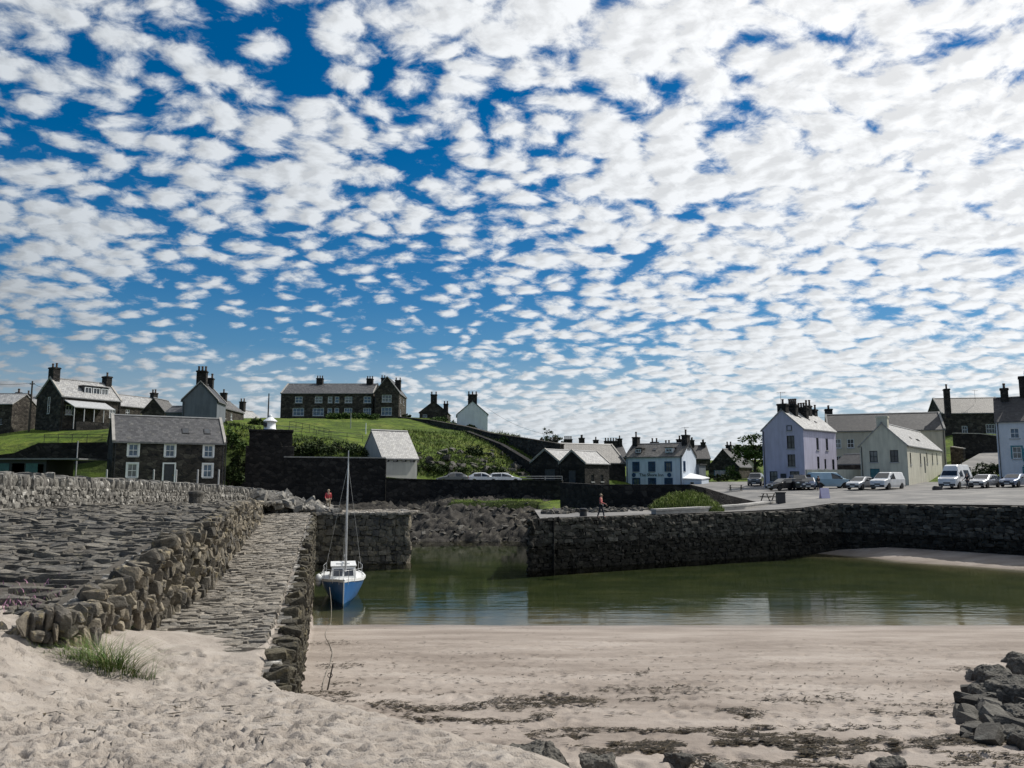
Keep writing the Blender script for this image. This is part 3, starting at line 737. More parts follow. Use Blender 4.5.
# tumbled end of the parapet
mb = StoneMB()
for k in range(170):
    u = rnd.random(); x = -19.3+u*4.2+rnd.gauss(0, .5); y = 58.5+u*2.2+rnd.gauss(0, .7); h = (1-u)*1.35*rnd.random()
    s = rnd.uniform(.3, .75); stone(mb, (x, y, PZ+.1+h), np.eye(3), (s*1.3, s, s*.75), .14, .4)
tag(mb.build('rubble_heap', M['parapet_stone']), 'heap of tumbled stones at the far end of the parapet wall', 'rubble', kind='stuff')
# ---------------------------------------------------------------- houses
def wall_face(mb, o, u, n, wid, hgt, ops, z0=-1.8, mi=0, dep=.16):
    """rectangular wall with recessed openings; o corner, u along, n outward"""
    o, u, n = Vector(o), Vector(u), Vector(n)
    xs = sorted({0, wid, *[round(a, 4) for q in ops for a in (q[0]-q[2]/2, q[0]+q[2]/2)]})
    zs = sorted({z0, hgt, *[round(a, 4) for q in ops for a in (q[1], q[1]+q[3])]})
    pt = lambda x, z, d=0: o + u*x + Vector((0, 0, z)) - n*d
    for x0, x1 in zip(xs, xs[1:]):
        for a, b in zip(zs, zs[1:]):
            cx, cz = (x0+x1)/2, (a+b)/2
            if any(abs(cx-q[0]) < q[2]/2 and q[1] < cz < q[1]+q[3] for q in ops): continue
            mb.quad(pt(x0, a), pt(x1, a), pt(x1, b), pt(x0, b), mi)
    for c, v, w, h in ops:
        x0, x1 = c-w/2, c+w/2
        ring = [(x0, v), (x1, v), (x1, v+h), (x0, v+h)]
        for (p, q) in zip(ring, ring[1:]+ring[:1]): mb.quad(pt(*p), pt(*q), pt(*q, dep), pt(*p, dep), mi)
def window(par, o, u, n, c, v, w, h, frame, pane, sill=None, bars=(1, 1), rec=.10, surround=None, name='window'):
    o, u, n = Vector(o), Vector(u), Vector(n); up = Vector((0, 0, 1))
    B = Matrix((( u.x, -n.x, up.x, 0), (u.y, -n.y, up.y, 0), (u.z, -n.z, up.z, 0), (0, 0, 0, 1)))
    T = Matrix.Translation(o + u*c + up*v) @ B          # local: x along, y inward, z up
    f = MB(); t = min(.09, w*.09)
    for a in ((-w/2, -w/2+t, 0, h), (w/2-t, w/2, 0, h), (-w/2+t, w/2-t, 0, t), (-w/2+t, w/2-t, h-t, h)): f.box(a[0], a[1], rec-.05, rec+.04, a[2], a[3], 0, T)
    for k in range(bars[0]): x = -w/2 + w*(k+1)/(bars[0]+1); f.box(x-.022, x+.022, rec-.03, rec+.03, t, h-t, 0, T)
    for k in range(bars[1]): z = h*(k+1)/(bars[1]+1); f.box(-w/2+t, w/2-t, rec-.04, rec+.032, z-.03, z+.03, 0, T)
    wo_ = f.build(name, frame, par)
    if rnd.random() < .3 and pane in (M['pane'], M['pane_blue']): pane = M['pane_pale']
    p = MB(); p.box(-w/2+.01, w/2-.01, rec+.034, rec+.055, .01, h-.01, 0, T); p.build('pane', pane, wo_)
    if sill: s = MB(); s.box(-w/2-.1, w/2+.1, -.09, rec-.06, -.12, -.002, 0, T); s.build('sill', sill, wo_)
    if surround:
        s = MB(); q = .16
        for a in ((-w/2-q, -w/2, -.003, h+q), (w/2, w/2+q, -.003, h+q), (-w/2, w/2, h, h+q)): s.box(a[0], a[1], -.03, .05, a[2], a[3], 0, T)
        s.build('surround', surround, wo_)
    return wo_
def door(par, o, u, n, c, v, w, h, mat_, rec=.1, surround=None):
    o, u, n = Vector(o), Vector(u), Vector(n); up = Vector((0, 0, 1))
    T = Matrix.Translation(o + u*c + up*v) @ Matrix(((u.x, -n.x, up.x, 0), (u.y, -n.y, up.y, 0), (u.z, -n.z, up.z, 0), (0, 0, 0, 1)))
    m_ = MB(); m_.box(-w/2+.01, w/2-.01, rec, rec+.05, .01, h-.01, 0, T)
    for x0, x1 in ((-w/2+.1, -.05), (.05, w/2-.1)):
        for z0, z1 in ((.15, h*.42), (h*.5, h-.15)): m_.box(x0, x1, rec-.02, rec-.001, z0, z1, 0, T)
    d = m_.build('door', mat_, par)
    k = MB(); k.lathe([(.0, 0), (.03, .01), (.035, .04), (.0, .06)], 8); hb = k.build('handle', M['brass'], d)
    hb.matrix_local = T @ Matrix.Translation((w/2-.15, rec-.025, 1.0)) @ Matrix.Rotation(R(90), 4, 'X')
    if surround:
        s = MB(); q = .16
        for a in ((-w/2-q, -w/2, 0, h+q), (w/2, w/2+q, 0, h+q), (-w/2, w/2, h, h+q)): s.box(a[0], a[1], -.03, .05, a[2], a[3], 0, T)
        s.build('surround', surround, d)
    return d
def house(name, label, A, B, zb, dep, he, hr, wallm, roofm, ridge='x', wins=(), doors=(), chim=(), cat='house', group=None,
          frame='white_trim', pane='pane', sill='grey_trim', over=.18, sky_=(), surround=None, gutter=True, skew=None, foot=1.8):
    """A, B: front-left and front-right ground corners (x, y); zb ground height; heights above zb"""
    A, B = Vector((*A, 0)), Vector((*B, 0)); L = (B-A).length; ang = math.atan2(B.y-A.y, B.x-A.x)
    t = thing(name, label, cat, (A.x, A.y, zb), ang, group); t['_L'] = 0; del t['_L']
    FC = {'F': ((0, 0, 0), (1, 0, 0), (0, -1, 0), L), 'R': ((L, 0, 0), (0, 1, 0), (1, 0, 0), dep), 'B': ((L, dep, 0), (-1, 0, 0), (0, 1, 0), L), 'L': ((0, dep, 0), (0, -1, 0), (-1, 0, 0), dep)}
    w = MB()
    for k, (o, u, n, wid) in FC.items():
        ops = [(q[1], q[2], q[3], q[4]) for q in list(wins)+list(doors) if q[0] == k and q[2]+q[4] < he-.02]
        wall_face(w, o, u, n, wid, he, ops)
    if ridge == 'x':
        w.add([(0, 0, he), (0, dep, he), (0, dep/2, hr)], [(0, 1, 2)]); w.add([(L, 0, he), (L, dep, he), (L, dep/2, hr)], [(0, 2, 1)])
    else:
        w.add([(0, 0, he), (L, 0, he), (L/2, 0, hr)], [(0, 1, 2)]); w.add([(0, dep, he), (L, dep, he), (L/2, dep, hr)], [(0, 2, 1)])
    w.build('wall', M[wallm], t, fix=False)
    C = dep if ridge == 'x' else L; run = L if ridge == 'x' else dep
    s = (hr-he)/(C/2); th = .16; e = over
    po = [(-e, he-e*s+th), (C/2, hr+th), (C+e, he-e*s+th), (C+e, he-e*s+.004), (C/2, hr+.004), (-e, he-e*s+.004)]
    fn = (lambda a, p, q: (a, p, q)) if ridge == 'x' else (lambda a, p, q: (p, a, q))
    r = MB(); g = .12
    for h_ in ([po[0], po[1], po[4], po[5]], [po[1], po[2], po[3], po[4]]): r.prism(h_, -g, run+g, fn)
    r.prism([(C/2-.14, hr+th-.03), (C/2, hr+th+.10), (C/2+.14, hr+th-.03)], -g, run+g, fn, 1)
    if skew:
        for a0 in (-g-.02, run-.16):
            for h_ in ([(-e, he-e*s+th+.004), (C/2, hr+th+.004), (C/2, hr+th+.16), (-e, he-e*s+th+.16)], [(C/2, hr+th+.004), (C+e, he-e*s+th+.004), (C+e, he-e*s+th+.16), (C/2, hr+th+.16)]):
                r.prism(h_, a0, a0+.3, fn, 2)
    if gutter:
        for c_ in (-e-.05, C+e-.05): r.prism([(c_, he-e*s+.0), (c_+.1, he-e*s+.0), (c_+.1, he-e*s+.1), (c_, he-e*s+.1)], -g, run+g, fn, 1)
    rf = r.build('roof', [M[roofm if ridge == 'x' else roofm+'_y'], M['lead'], M[skew or 'cope']], t)
    for q in chim:                                            # along ridge, across, size along, size across, top, pots
        a, c_, wa, wc, zt, np_ = q[:6]; c_ = C/2 if c_ is None else c_
        m_ = MB(); lo = hr - abs(c_-C/2)*s - .5 - wc*.4
        def bx(da, dc, z0, z1, mi=0):
            p = (a-da/2, a+da/2, c_-dc/2, c_+dc/2) if ridge == 'x' else (c_-dc/2, c_+dc/2, a-da/2, a+da/2)
            m_.box(*p, z0, z1, mi)
        bx(wa, wc, lo, zt-.22); bx(wa+.16, wc+.16, zt-.22, zt-.06); bx(wa+.06, wc+.06, zt-.06, zt)
        for k in range(np_):
            off = (k-(np_-1)/2)*(max(wa, wc)-.35)/max(1, np_-1) if np_ > 1 else 0
            pa, pc = (a+off, c_) if wa > wc else (a, c_+off)
            x, y = (pa, pc) if ridge == 'x' else (pc, pa)
            hh = q[6] if len(q) > 6 else .65
            m_.lathe([(.15, 0), (.13, hh*.75), (.17, hh*.8), (.17, hh*.95), (.11, hh)], 8, (x, y, zt-.01), 1)
        m_.build('chimney', [M['chimney'] if len(q) < 8 else M[q[7]], M['pot']], rf)
    for q in sky_:                                            # along ridge, 0..1 up the front slope, w, h
        a, f, ww, hh = q[:4]; side = q[4] if len(q) > 4 else 1
        c_ = C/2*f if side > 0 else C - C/2*f; z = he + (hr-he)*f + th
        sl = math.atan2(hr-he, C/2)*side
        T = Matrix.Translation((a, c_, z) if ridge == 'x' else (c_, a, z)) @ (Matrix.Rotation(sl, 4, 'X') if ridge == 'x' else Matrix.Rotation(-sl, 4, 'Y'))
        m_ = MB(); x, y = (ww/2, hh/2) if ridge == 'x' else (hh/2, ww/2)
        m_.box(-x, x, -y, y, -.05, .07, 0, T); m_.box(-x+.08, x-.08, -y+.08, y-.08, .071, .085, 1, T)
        m_.build('skylight', [M['dark_trim'], M['pane']], rf)
    for q in wins:
        k, c, v, ww, hh = q[:5]; kw = q[5] if len(q) > 5 else {}
        o, u, n, wid = FC[k]; rec = .10 if v+hh < he-.02 else -.02
        window(t, o, u, n, c, v, ww, hh, M[kw.get('frame', frame)], M[kw.get('pane', pane)], M[kw.get('sill', sill)] if kw.get('sill', sill) else None, kw.get('bars', (1, 1)), rec, M[kw['sur']] if 'sur' in kw else (M[surround] if surround else None))
    for q in doors:
        k, c, v, ww, hh, mt = q[:6]; o, u, n, wid = FC[k]
        door(t, o, u, n, c, v, ww, hh, M[mt], surround=M[surround] if surround else None)
    if he > 2.4:
        m_ = MB(); m_.tube([(.22, -.075, -.2), (.22, -.075, he-.25), (.22, -over-.02, he-.08)], .05, 6)
        m_.build('drainpipe', M['dark_trim'], t); m_ = MB()
        if L > 7: m_.tube([(L-.22, -.075, -.2), (L-.22, -.075, he-.25), (L-.22, -over-.02, he-.08)], .05, 6); m_.build('drainpipe', M['dark_trim'], t)
    return t, FC, L
def dormer(t, x, y0, z0, w, h, d, wallm, roofm, pitched=True):
    m_ = MB(); m_.box(x-w/2, x+w/2, y0, y0+d, z0, z0+h)
    if pitched: m_.add([(x-w/2-.12, y0-.12, z0+h), (x+w/2+.12, y0-.12, z0+h), (x, y0-.12, z0+h+w*.42), (x-w/2-.12, y0+d, z0+h), (x+w/2+.12, y0+d, z0+h), (x, y0+d, z0+h+w*.42)], [(0, 1, 2), (3, 5, 4), (0, 2, 5, 3), (1, 4, 5, 2), (0, 3, 4, 1)], 1)
    else: m_.box(x-w/2-.15, x+w/2+.15, y0-.2, y0+d, z0+h+.002, z0+h+.12, 1)
    dd = m_.build('dormer', [M[wallm], M[roofm]], t)
    n_ = max(1, int(w/1.3))
    for k in range(n_):
        cx = x - w/2 + w*(k+.5)/n_
        window(dd, (cx, y0, z0), (1, 0, 0), (0, -1, 0), 0, .15, w/n_-.2, h-.3, M['white_trim'], M['pane'], None, (1, 0), -.06, name='dormer_window').name
def PX(px, Y, py=450): return (xat(px, Y, py), Y)
H = {}
# stone fisherman's house by the parapet
A, B = PX(113, 82), PX(225, 88); H['stone'] = house('stone_house', 'two-storey rubble stone house with three bays of white-edged windows behind the parapet', A, B, 5.6, 6.6, 4.55, 7.45, 'house_stone', 'slate_grey',
    wins=[('F', 1.95, 3.0, .95, 1.32), ('F', 5.6, 3.0, .95, 1.32), ('F', 9.6, 3.0, .95, 1.32), ('F', 1.95, .75, .95, 1.45), ('F', 9.6, .75, .95, 1.45)], doors=[('F', 5.6, 0, 1.05, 2.2, 'door_dark')], frame='white_trim', surround='white_trim', pane='pane_blue',
    sky_=[(7.3, .42, .75, .95), (9.6, .42, .7, .9)], skew='cope')
# upper house with lean-to
A, B = PX(58, 110), PX(118, 118); t, FC, L = house('gabled_house', 'large gabled stone house with black box dormer and pale lean-to on the left hillside', A, B, 13.3, 6.2, 4.6, 7.3, 'brown_stone', 'slate_pale',
    wins=[('L', 3.2, 2.2, .5, 2.4, {'bars': (0, 1)}), ('F', 1.2, 2.0, 1.0, 1.4), ('F', 7.9, 2.0, 1.0, 1.4)], chim=[(.5, None, 1.0, 1.3, 9.0, 2), (L_ := 8.7, None, .9, 1.2, 8.6, 1)], skew='cope')
dormer(t, L*.62, .9, 5.15, 3.9, 1.35, 2.0, 'dark_trim', 'dark_trim', False)
m_ = MB(); m_.add([(.4, -2.6, 2.9), (L*.72, -2.6, 2.9), (L*.72, -.02, 4.0), (.4, -.02, 4.0), (.4, -2.6, 3.02), (L*.72, -2.6, 3.02), (L*.72, -.02, 4.12), (.4, -.02, 4.12)], [(0, 1, 2, 3), (4, 7, 6, 5), (0, 4, 5, 1), (2, 6, 7, 3), (0, 3, 7, 4), (1, 5, 6, 2)])
for k in range(5): x = .5+k*(L*.72-.7)/4; m_.box(x-.05, x+.05, -2.5, -2.4, -.5, 2.9)
m_.build('lean_to', M['grey_trim'], t)
m_ = MB(); m_.box(.2, L, -3.6, -3.3, -2.8, .9); m_.box(.2, L, -3.28, -.1, -2.8, -.2); m_.build('terrace', M['schist_dark'], t)
# houses far left
house('low_cottage', 'long pale-roofed cottage with squat chimneys at far left behind the lawn', PX(2, 126), PX(38, 129), 14.6, 5.5, 2.6, 5.1, 'grey_harl', 'slate_pale', chim=[(1.9, None, .9, .9, 5.9, 2), (3.3, None, .7, .9, 5.7, 1), (5.4, None, .8, 1, 6.3, 1)], wins=[('F', 1.5, .8, .8, 1.0), ('F', 4.2, .8, .8, 1.0)])
house('dark_barn', 'dark timber-walled barn with pale roof cut by the left edge of the view', PX(-36, 112), PX(9, 112), 12.6, 6, 4.3, 6.0, 'brown_stone', 'slate_pale', wins=[('F', 4.6, 1.4, 1.2, .9, {'pane': 'pane'})], frame='dark_trim')
house('long_cottage', 'pale-roofed cottage with a chimney half hidden behind the rubble stone house', PX(113, 131), PX(169, 142), 16.2, 6, 2.3, 4.4, 'brown_stone', 'slate_pale', chim=[(10.6, None, .9, 1, 5.6, 2)], wins=[('F', 2.5, .7, .8, 1.1), ('F', 6.5, .7, .8, 1.1)])
house('dark_cottage', 'small dark gable-fronted cottage with pale verge above the slate roof', PX(140, 119), PX(162, 119), 13.8, 5, 2.6, 4.6, 'brown_stone', 'slate_brown', 'y', wins=[('F', 1.7, .9, .9, 1.1)])
house('lean_house', 'low grey-roofed outbuilding against the tall grey gable', PX(164, 104), PX(181, 104), 13, 4, 2.0, 2.9, 'grey_harl', 'slate_grey', wins=[('F', 1.1, .6, .6, .8)])
house('grey_gable_house', 'narrow grey harled house with blank gable and tall chimney above the slate roof', PX(180, 103), PX(215, 103.6), 13.6, 5, 3.0, 5.4, 'grey_harl', 'slate_dark', 'y', chim=[(.55, None, .95, 1.25, 7.1, 3), (4.4, None, .8, 1.1, 6.6, 2)], skew='cope')
house('gable_cottage', 'brown-roofed cottage with gable chimney just right of the grey gable', PX(217, 126), PX(242, 139), 15.2, 5, 2.6, 4.5, 'brown_stone', 'slate_brown', chim=[(.5, None, .8, 1.0, 6.0, 1), (9.5, None, .8, 1, 5.9, 1)], wins=[('F', 3, .9, .9, 1.1), ('F', 6.5, .9, .9, 1.1)])
house('hill_cottage', 'furthest pale-roofed cottage in the row left of the white beacon', PX(240, 152), PX(262, 160), 15.4, 5, 2.4, 4.3, 'brown_stone', 'slate_pale', chim=[(4.3, None, .8, 1.0, 6.2, 2)], wins=[('F', 2.5, .8, .9, 1.1)])
# big house on the hill
bz = 19.6; A, B = PX(279, 178), PX(372, 178); ws = []
sc_ = 178/770
for p in (297, 317, 328.5, 335.5, 347, 366): ws.append(('F', (p-279)*sc_, 3.75, 1.0 if 325 < p < 340 else 1.7, 1.45, {'bars': (0 if 325 < p < 340 else 1, 1)}))
for p in (297, 317, 328.5, 335.5, 347, 366): ws.append(('F', (p-279)*sc_, .75, 1.0 if 325 < p < 340 else (2.6 if p in (297, 317) else 1.8), 1.8, {'bars': (0 if 325 < p < 340 else 2, 1)}))
t, FC, L = house('hill_house', 'long two-storey dark stone house crowning the grassy hill', A, B, bz, 11, 5.9, 8.7, 'brown_stone', 'slate_grey', wins=ws, chim=[(7.6, None, 1.5, 1.2, 10.2, 3), (19.6, None, 1.5, 1.2, 10.1, 3)], skew='cope', frame='white_trim', pane='pane_blue')
house('hill_house_wing', 'gable-fronted stone wing with tall chimneys at right end of the hill house', PX(373.5, 176.8), PX(398, 176.8), bz, 12.6, 6.0, 9.6, 'brown_stone', 'slate_grey', 'y',
    wins=[('F', 2.8, 3.8, 2.2, 1.7, {'bars': (2, 1)}), ('F', 2.8, .75, 2.4, 1.9, {'bars': (2, 1)}), ('R', 3, 3.8, 1.0, 1.5), ('R', 8, 3.8, 1.0, 1.5), ('R', 3, .8, 1.0, 1.6)], chim=[(6.8, .8, 1.0, 1.0, 10.3, 2), (6.5, 4.4, 1.2, 1.3, 9.7, 2)], pane='pane_blue', skew='cope', group=None)
# boathouse shed
A = PX(382, 98); a = R(40); B = (A[0]+5.3*math.cos(a), A[1]+5.3*math.sin(a))
t, FC, L = house('boat_shed', 'small pale rendered shed with steep lichened slate roof above the harbour road', A, B, 6.0, 5.3, 2.95, 6.3, 'shed_wall', 'slate_pale', wins=[('F', .75+k*1.27, 2.28, .75, .5, {'bars': (0, 0), 'frame': 'dark_trim', 'sill': None}) for k in range(4)], cat='shed', over=.3)
# gables along the hilltop wall
house('stone_gable_house', 'dark stone gable with chimneys peeping over the hilltop wall', PX(419, 168), PX(447, 168), 18.4, 9, 1.9, 4.3, 'brown_stone', 'slate_dark', 'y', chim=[(.6, None, 1.1, 1.3, 5.9, 2), (6.5, 5.2, 1.0, 1.0, 4.4, 2)], wins=[('F', 1.2, .3, .9, 1.2)])
house('white_gable_house', 'white-painted gable with twin chimney stack behind the hilltop wall', PX(457, 160), PX(487.5, 160.5), 17.1, 9, 2.2, 4.9, 'white_harl', 'slate_dark', 'y', chim=[(.6, None, 1.0, 1.9, 6.4, 3), (7.5, None, 1.0, 1.6, 6.2, 2)], wins=[('R', 2, 1.0, .8, .9), ('R', 5, 1.0, .8, .9)])
# warehouses
a = R(35); ca, sa = math.cos(a), math.sin(a); B2 = (10.15, 108.0); A2 = (B2[0]-4.1*ca, B2[1]+4.1*sa); A1 = (A2[0]-4.9*ca, A2[1]+4.9*sa)
house('gable_warehouse', 'right one of two joined stone warehouses, gable and long lit slate roof', A2, B2, 5.2, 7.2, 3.05, 4.75, 'schist_dark', 'slate_pale', 'y', wins=[('R', 2.2, .5, .8, 1.0), ('R', 5, .5, .8, 1.0)], doors=[('F', 2, 0, 1.2, 2.1, 'door_dark')], cat='warehouse', frame='dark_trim', skew='cope')
house('gable_warehouse', 'left one of two joined stone warehouses, darker gable beside the sloping bank', A1, (A2[0]-.03*ca, A2[1]+.03*sa), 5.2, 7.2, 3.2, 5.0, 'schist_dark', 'slate_pale', 'y', doors=[('F', 3.2, 0, 1.8, 2.3, 'door_dark')], cat='warehouse', frame='dark_trim', skew='cope')
house('long_warehouse', 'long dull slate-roofed warehouse directly left of the pale blue inn', PX(563, 121), PX(625, 127.5), 4.6, 7, 4.0, 7.0, 'schist_dark', 'slate_brown', cat='warehouse', doors=[('F', 7.5, 0, 1.6, 2.2, 'door_dark')], wins=[('F', 4.5, 1.2, .8, 1.1)], skew='cope', frame='dark_trim')
A, B = PX(541, 156), PX(627, 158)
house('terrace_houses', 'far row of dark houses with clustered chimneys along the skyline', A, B, 6.5, 8, 3.8, 6.3, 'brown_stone', 'slate_dark', chim=[(.8, None, 1.0, 1.2, 7.3, 2), (3.2, None, 1.5, 1, 7.4, 3), (6.3, None, 1.6, 1.2, 7.6, 4), (9.2, None, 1, 1.2, 7.9, 2), (12.2, None, .9, 1.2, 7.5, 1), (15.4, None, 2.6, 1.2, 7.3, 5), (17.3, None, .8, 1.2, 7.8, 1)], wins=[('F', x, 1.5, .9, 1.3) for x in (2, 5, 8, 11, 14)], cat='terrace')
# inn
a = R(33); B = (26.8, 122); A = (B[0]-9.6*math.cos(a), B[1]+9.6*math.sin(a))
pzb = 3.9; t, FC, L = house('harbour_inn', 'pale blue-white inn with dark lettering across its front and dormers in the roof', A, B, pzb, 6.4, 5.65, 7.75, 'pub_paint', 'slate_brown', cat='inn',
    wins=[('F', x, 3.3, .95, 1.45, {'sur': 'blue_trim'}) for x in (1.75, 4.5, 7.3)] + [('F', x, 1.0, 1.1, 1.15, {'sur': 'blue_trim'}) for x in (1.75, 4.5, 7.3)] + [('R', 1.0, 3.3, .7, 1.5, {'sur': 'blue_trim'})],
    chim=[(.45, None, .9, 1.2, 9.1, 1, .9), (2.9, 5.2, 1.1, .9, 8.3, 2), (5.2, 5.2, .9, .7, 7.9, 2), (7.7, 4.2, .8, .8, 8.6, 1, .6), (9.15, None, .9, 1.5, 9.2, 1, .9)], sky_=[(4.4, .5, .6, .7)], skew='dark_trim', frame='blue_trim', pane='pane_blue')
dormer(t, 1.9, .75, 6.25, 1.1, .85, 1.4, 'dark_trim', 'slate_brown', False); dormer(t, 7.2, .75, 6.25, 1.25, .85, 1.4, 'white_trim', 'slate_brown', False)
m_ = MB(); m_.box(L+.003, L+3.0, .25, 3.6, -1.5, 2.05); m_.add([(L+.003, .1, 2.055), (L+3.1, .1, 2.055), (L+3.1, 3.7, 2.2), (L+.003, 3.7, 2.9), (L+.003, .1, 2.25), (L+3.1, .1, 2.15), (L+3.1, 3.7, 2.35), (L+.003, 3.7, 3.1)], [(0, 3, 2, 1), (4, 5, 6, 7), (0, 1, 5, 4), (2, 3, 7, 6), (0, 4, 7, 3), (1, 2, 6, 5)], 1)
ax_ = m_.build('annex', [M['pub_paint'], M['white_roof']], t); ax_['label'] = 'low side annex with bright white roof'
window(t, (L, .25, 0), (1, 0, 0), (0, -1, 0), 1.5, .9, .7, .8, M['white_trim'], M['pane'], None, (0, 0), -.06)
m_ = MB(); m_.box(L-2.6, L+.5, 6.41, 9.6, -1.5, 4.4); m_.box(L-2.8, L+.7, 6.41, 9.8, 4.404, 4.6, 1); m_.build('rear_wing', [M['grey_harl'], M['slate_dark']], t)
tc = bpy.data.curves.new('inn_lettering', 'FONT'); tc.body = 'The Shore Inn'; tc.size = .72; tc.extrude = .02; tc.align_x = 'CENTER'
to = bpy.data.objects.new('tmp_text', tc); COL.objects.link(to); bpy.context.view_layer.update()
tm = bpy.data.meshes.new_from_object(to.evaluated_get(bpy.context.evaluated_depsgraph_get())); bpy.data.objects.remove(to)
tm.materials.clear(); tm.materials.append(M['dark_trim']); lt = bpy.data.objects.new('lettering', tm); COL.objects.link(lt); lt.parent = t
lt.location = (4.4, -.03, 2.55); lt.rotation_euler = (R(90), 0, 0); lt.scale = (1.0, .95, 1)
for x in (1.35, 7.45):
    m_ = MB(); m_.lathe([(.0, -.02), (.33, -.02), (.36, .0), (.33, .03), (0, .03)], 14); b_ = m_.build('emblem', M['blue_trim'], t); b_.location = (x, -.04, 2.75); b_.rotation_euler = (R(90), 0, 0)
# dark house beyond the inn
t, FC, L = house('dark_house', 'dark brown house with teal first-floor windows in the gap right of the inn', PX(708, 146), PX(738, 143), 4.6, 9, 3.6, 6.8, 'brown_stone', 'slate_dark', 'y', wins=[('F', 2.4, 2.05, 2.8, .95, {'bars': (2, 0)}), ('F', 2.5, .5, 2.6, 1.1)], frame='teal_trim', pane='pane_blue', chim=[(4, None, 1, 1, 7.8, 2)])
house('distant_house', 'far slate-roofed house showing only its roof and chimneys behind the inn gable', PX(693, 176), PX(710, 176), 6.0, 7, 4.4, 7.4, 'brown_stone', 'slate_dark', chim=[(.6, None, .9, 1.2, 8.8, 2), (3.2, None, .9, 1.2, 8.3, 2)])
house('distant_house', 'far house with a pale gable seen under the tree beside the lavender house', PX(741, 165), PX(756, 165), 5.8, 8, 2.6, 4.6, 'beige', 'slate_brown', 'y', wins=[('F', 1.6, .8, .9, 1.1)])
# lavender house
a = R(45); B = (37.8, 100.0); A = (B[0]-5.7*math.cos(a), B[1]+5.7*math.sin(a)); zb_ = float(zr(36, 102))
t, FC, L = house('lavender_house', 'tall lavender-painted house with a vertical strip of windows in its gable', A, B, zb_, 10.2, 7.55, 10.1, 'lavender', 'slate_pale', 'y',
    wins=[('F', 3.85, 7.35, .7, .7, {'bars': (0, 0)}), ('F', 3.95, 5.0, 1.05, 1.7), ('F', 3.95, 2.65, 1.05, 1.6), ('F', 1.4, .75, 1.1, 1.3), ('F', 4.3, .85, 1.3, 1.2), ('R', 4.2, 4.9, .75, 1.6), ('R', 7.2, 4.9, .75, 1.6), ('R', 4.2, 2.4, .7, 1.6), ('R', 6.4, 2.4, .6, 1.3), ('R', 9.0, 2.2, .75, 1.5)],
    doors=[('F', 2.75, 0, .85, 1.75, 'door_dark')], chim=[(.5, None, .9, 1.2, 11.0, 1), (2.4, 3.3, .7, 1.2, 11.0, 4, .8), (5.2, 3.4, .7, 1.4, 10.8, 4), (7.6, 3.1, .8, .8, 11.2, 2, .8), (9.6, None, .9, 1.1, 10.8, 2)], frame='dark_trim', pane='pane', skew=None, sky_=[(3.0, .62, .35, .4, -1), (5.3, .55, .35, .4, -1), (6.6, .42, .35, .4, -1)])
# long beige building, cream hall
A, B = PX(829, 129), PX(946, 123.5); sc_ = (B[0]-A[0])/117.0
t, FC, L = house('long_beige_house', 'long beige harled building with dark slate roof running behind the parked vans', A, B, 5.2, 7.4, 8.7, 11.6, 'beige', 'slate_dark', wins=[('F', (p-829)*sc_, v, 1.05, 1.5) for p, v in ((839, 5.9), (853, 5.9), (839, 3.1), (853, 3.3), (932, 5.8), (900, 6.0), (875, 6.0))],
    chim=[(.6, 5.6, 1.2, 1.4, 12.9, 3), (18.7, None, .8, 1.1, 15.6, 1, .8)], skew='cope')
house('stone_barn', 'low dark stone store with flat eaves between lavender and cream houses', PX(834, 116), PX(862, 112), 4.6, 5, 3.6, 5.0, 'brown_stone', 'slate_dark', wins=[('F', 2.2, 1.5, .8, .9)], cat='store')
yard = MB(); p0, p1 = PX(806, 99.5), PX(860, 101.5); slabwall(yard, [(0, 0, -1, 2.1), (p1[0]-p0[0], p1[1]-p0[1], -1, 2.1)], .35); y_ = yard.build('yard_wall', M['cream']); y_.location = (p0[0], p0[1], float(zr(42, 100))); tag(y_, 'plain cream yard wall joining the lavender house to the cream hall', 'wall')
a = R(37); B = (49.2, 96.2); A = (B[0]-5.5*math.cos(a), B[1]+5.5*math.sin(a)); zb_ = float(zr(48, 97))
t, FC, L = house('cream_hall', 'cream-painted hall with blunt chimney on its gable and a long lit side wall', A, B, zb_, 27, 5.0, 7.75, 'cream', 'slate_pale', 'y',
    wins=[('F', 1.6, 2.9, .95, 1.45), ('F', 4.0, 2.9, .95, 1.5), ('R', 2.0, 2.6, .8, 1.5), ('R', 9, 2.7, .8, 1.5), ('R', 14, 2.9, .8, 1.5), ('R', 18.5, 3.0, .8, 1.4), ('R', 22.5, 3.1, .8, 1.4)],
    doors=[('F', 1.65, 0, 1.15, 2.1, 'door_teal'), ('R', 12, 1.6, 1.0, 2.2, 'door_dark')], chim=[(.6, None, .8, 1.3, 8.75, 0, .3, 'cream'), (15, .9, 1.2, 1.2, 7.8, 1, .4)], sky_=[(9, .4, .4, .4, -1), (13, .35, .5, .4, -1), (14.2, .35, .5, .4, -1)], frame='dark_trim', pane='pane')
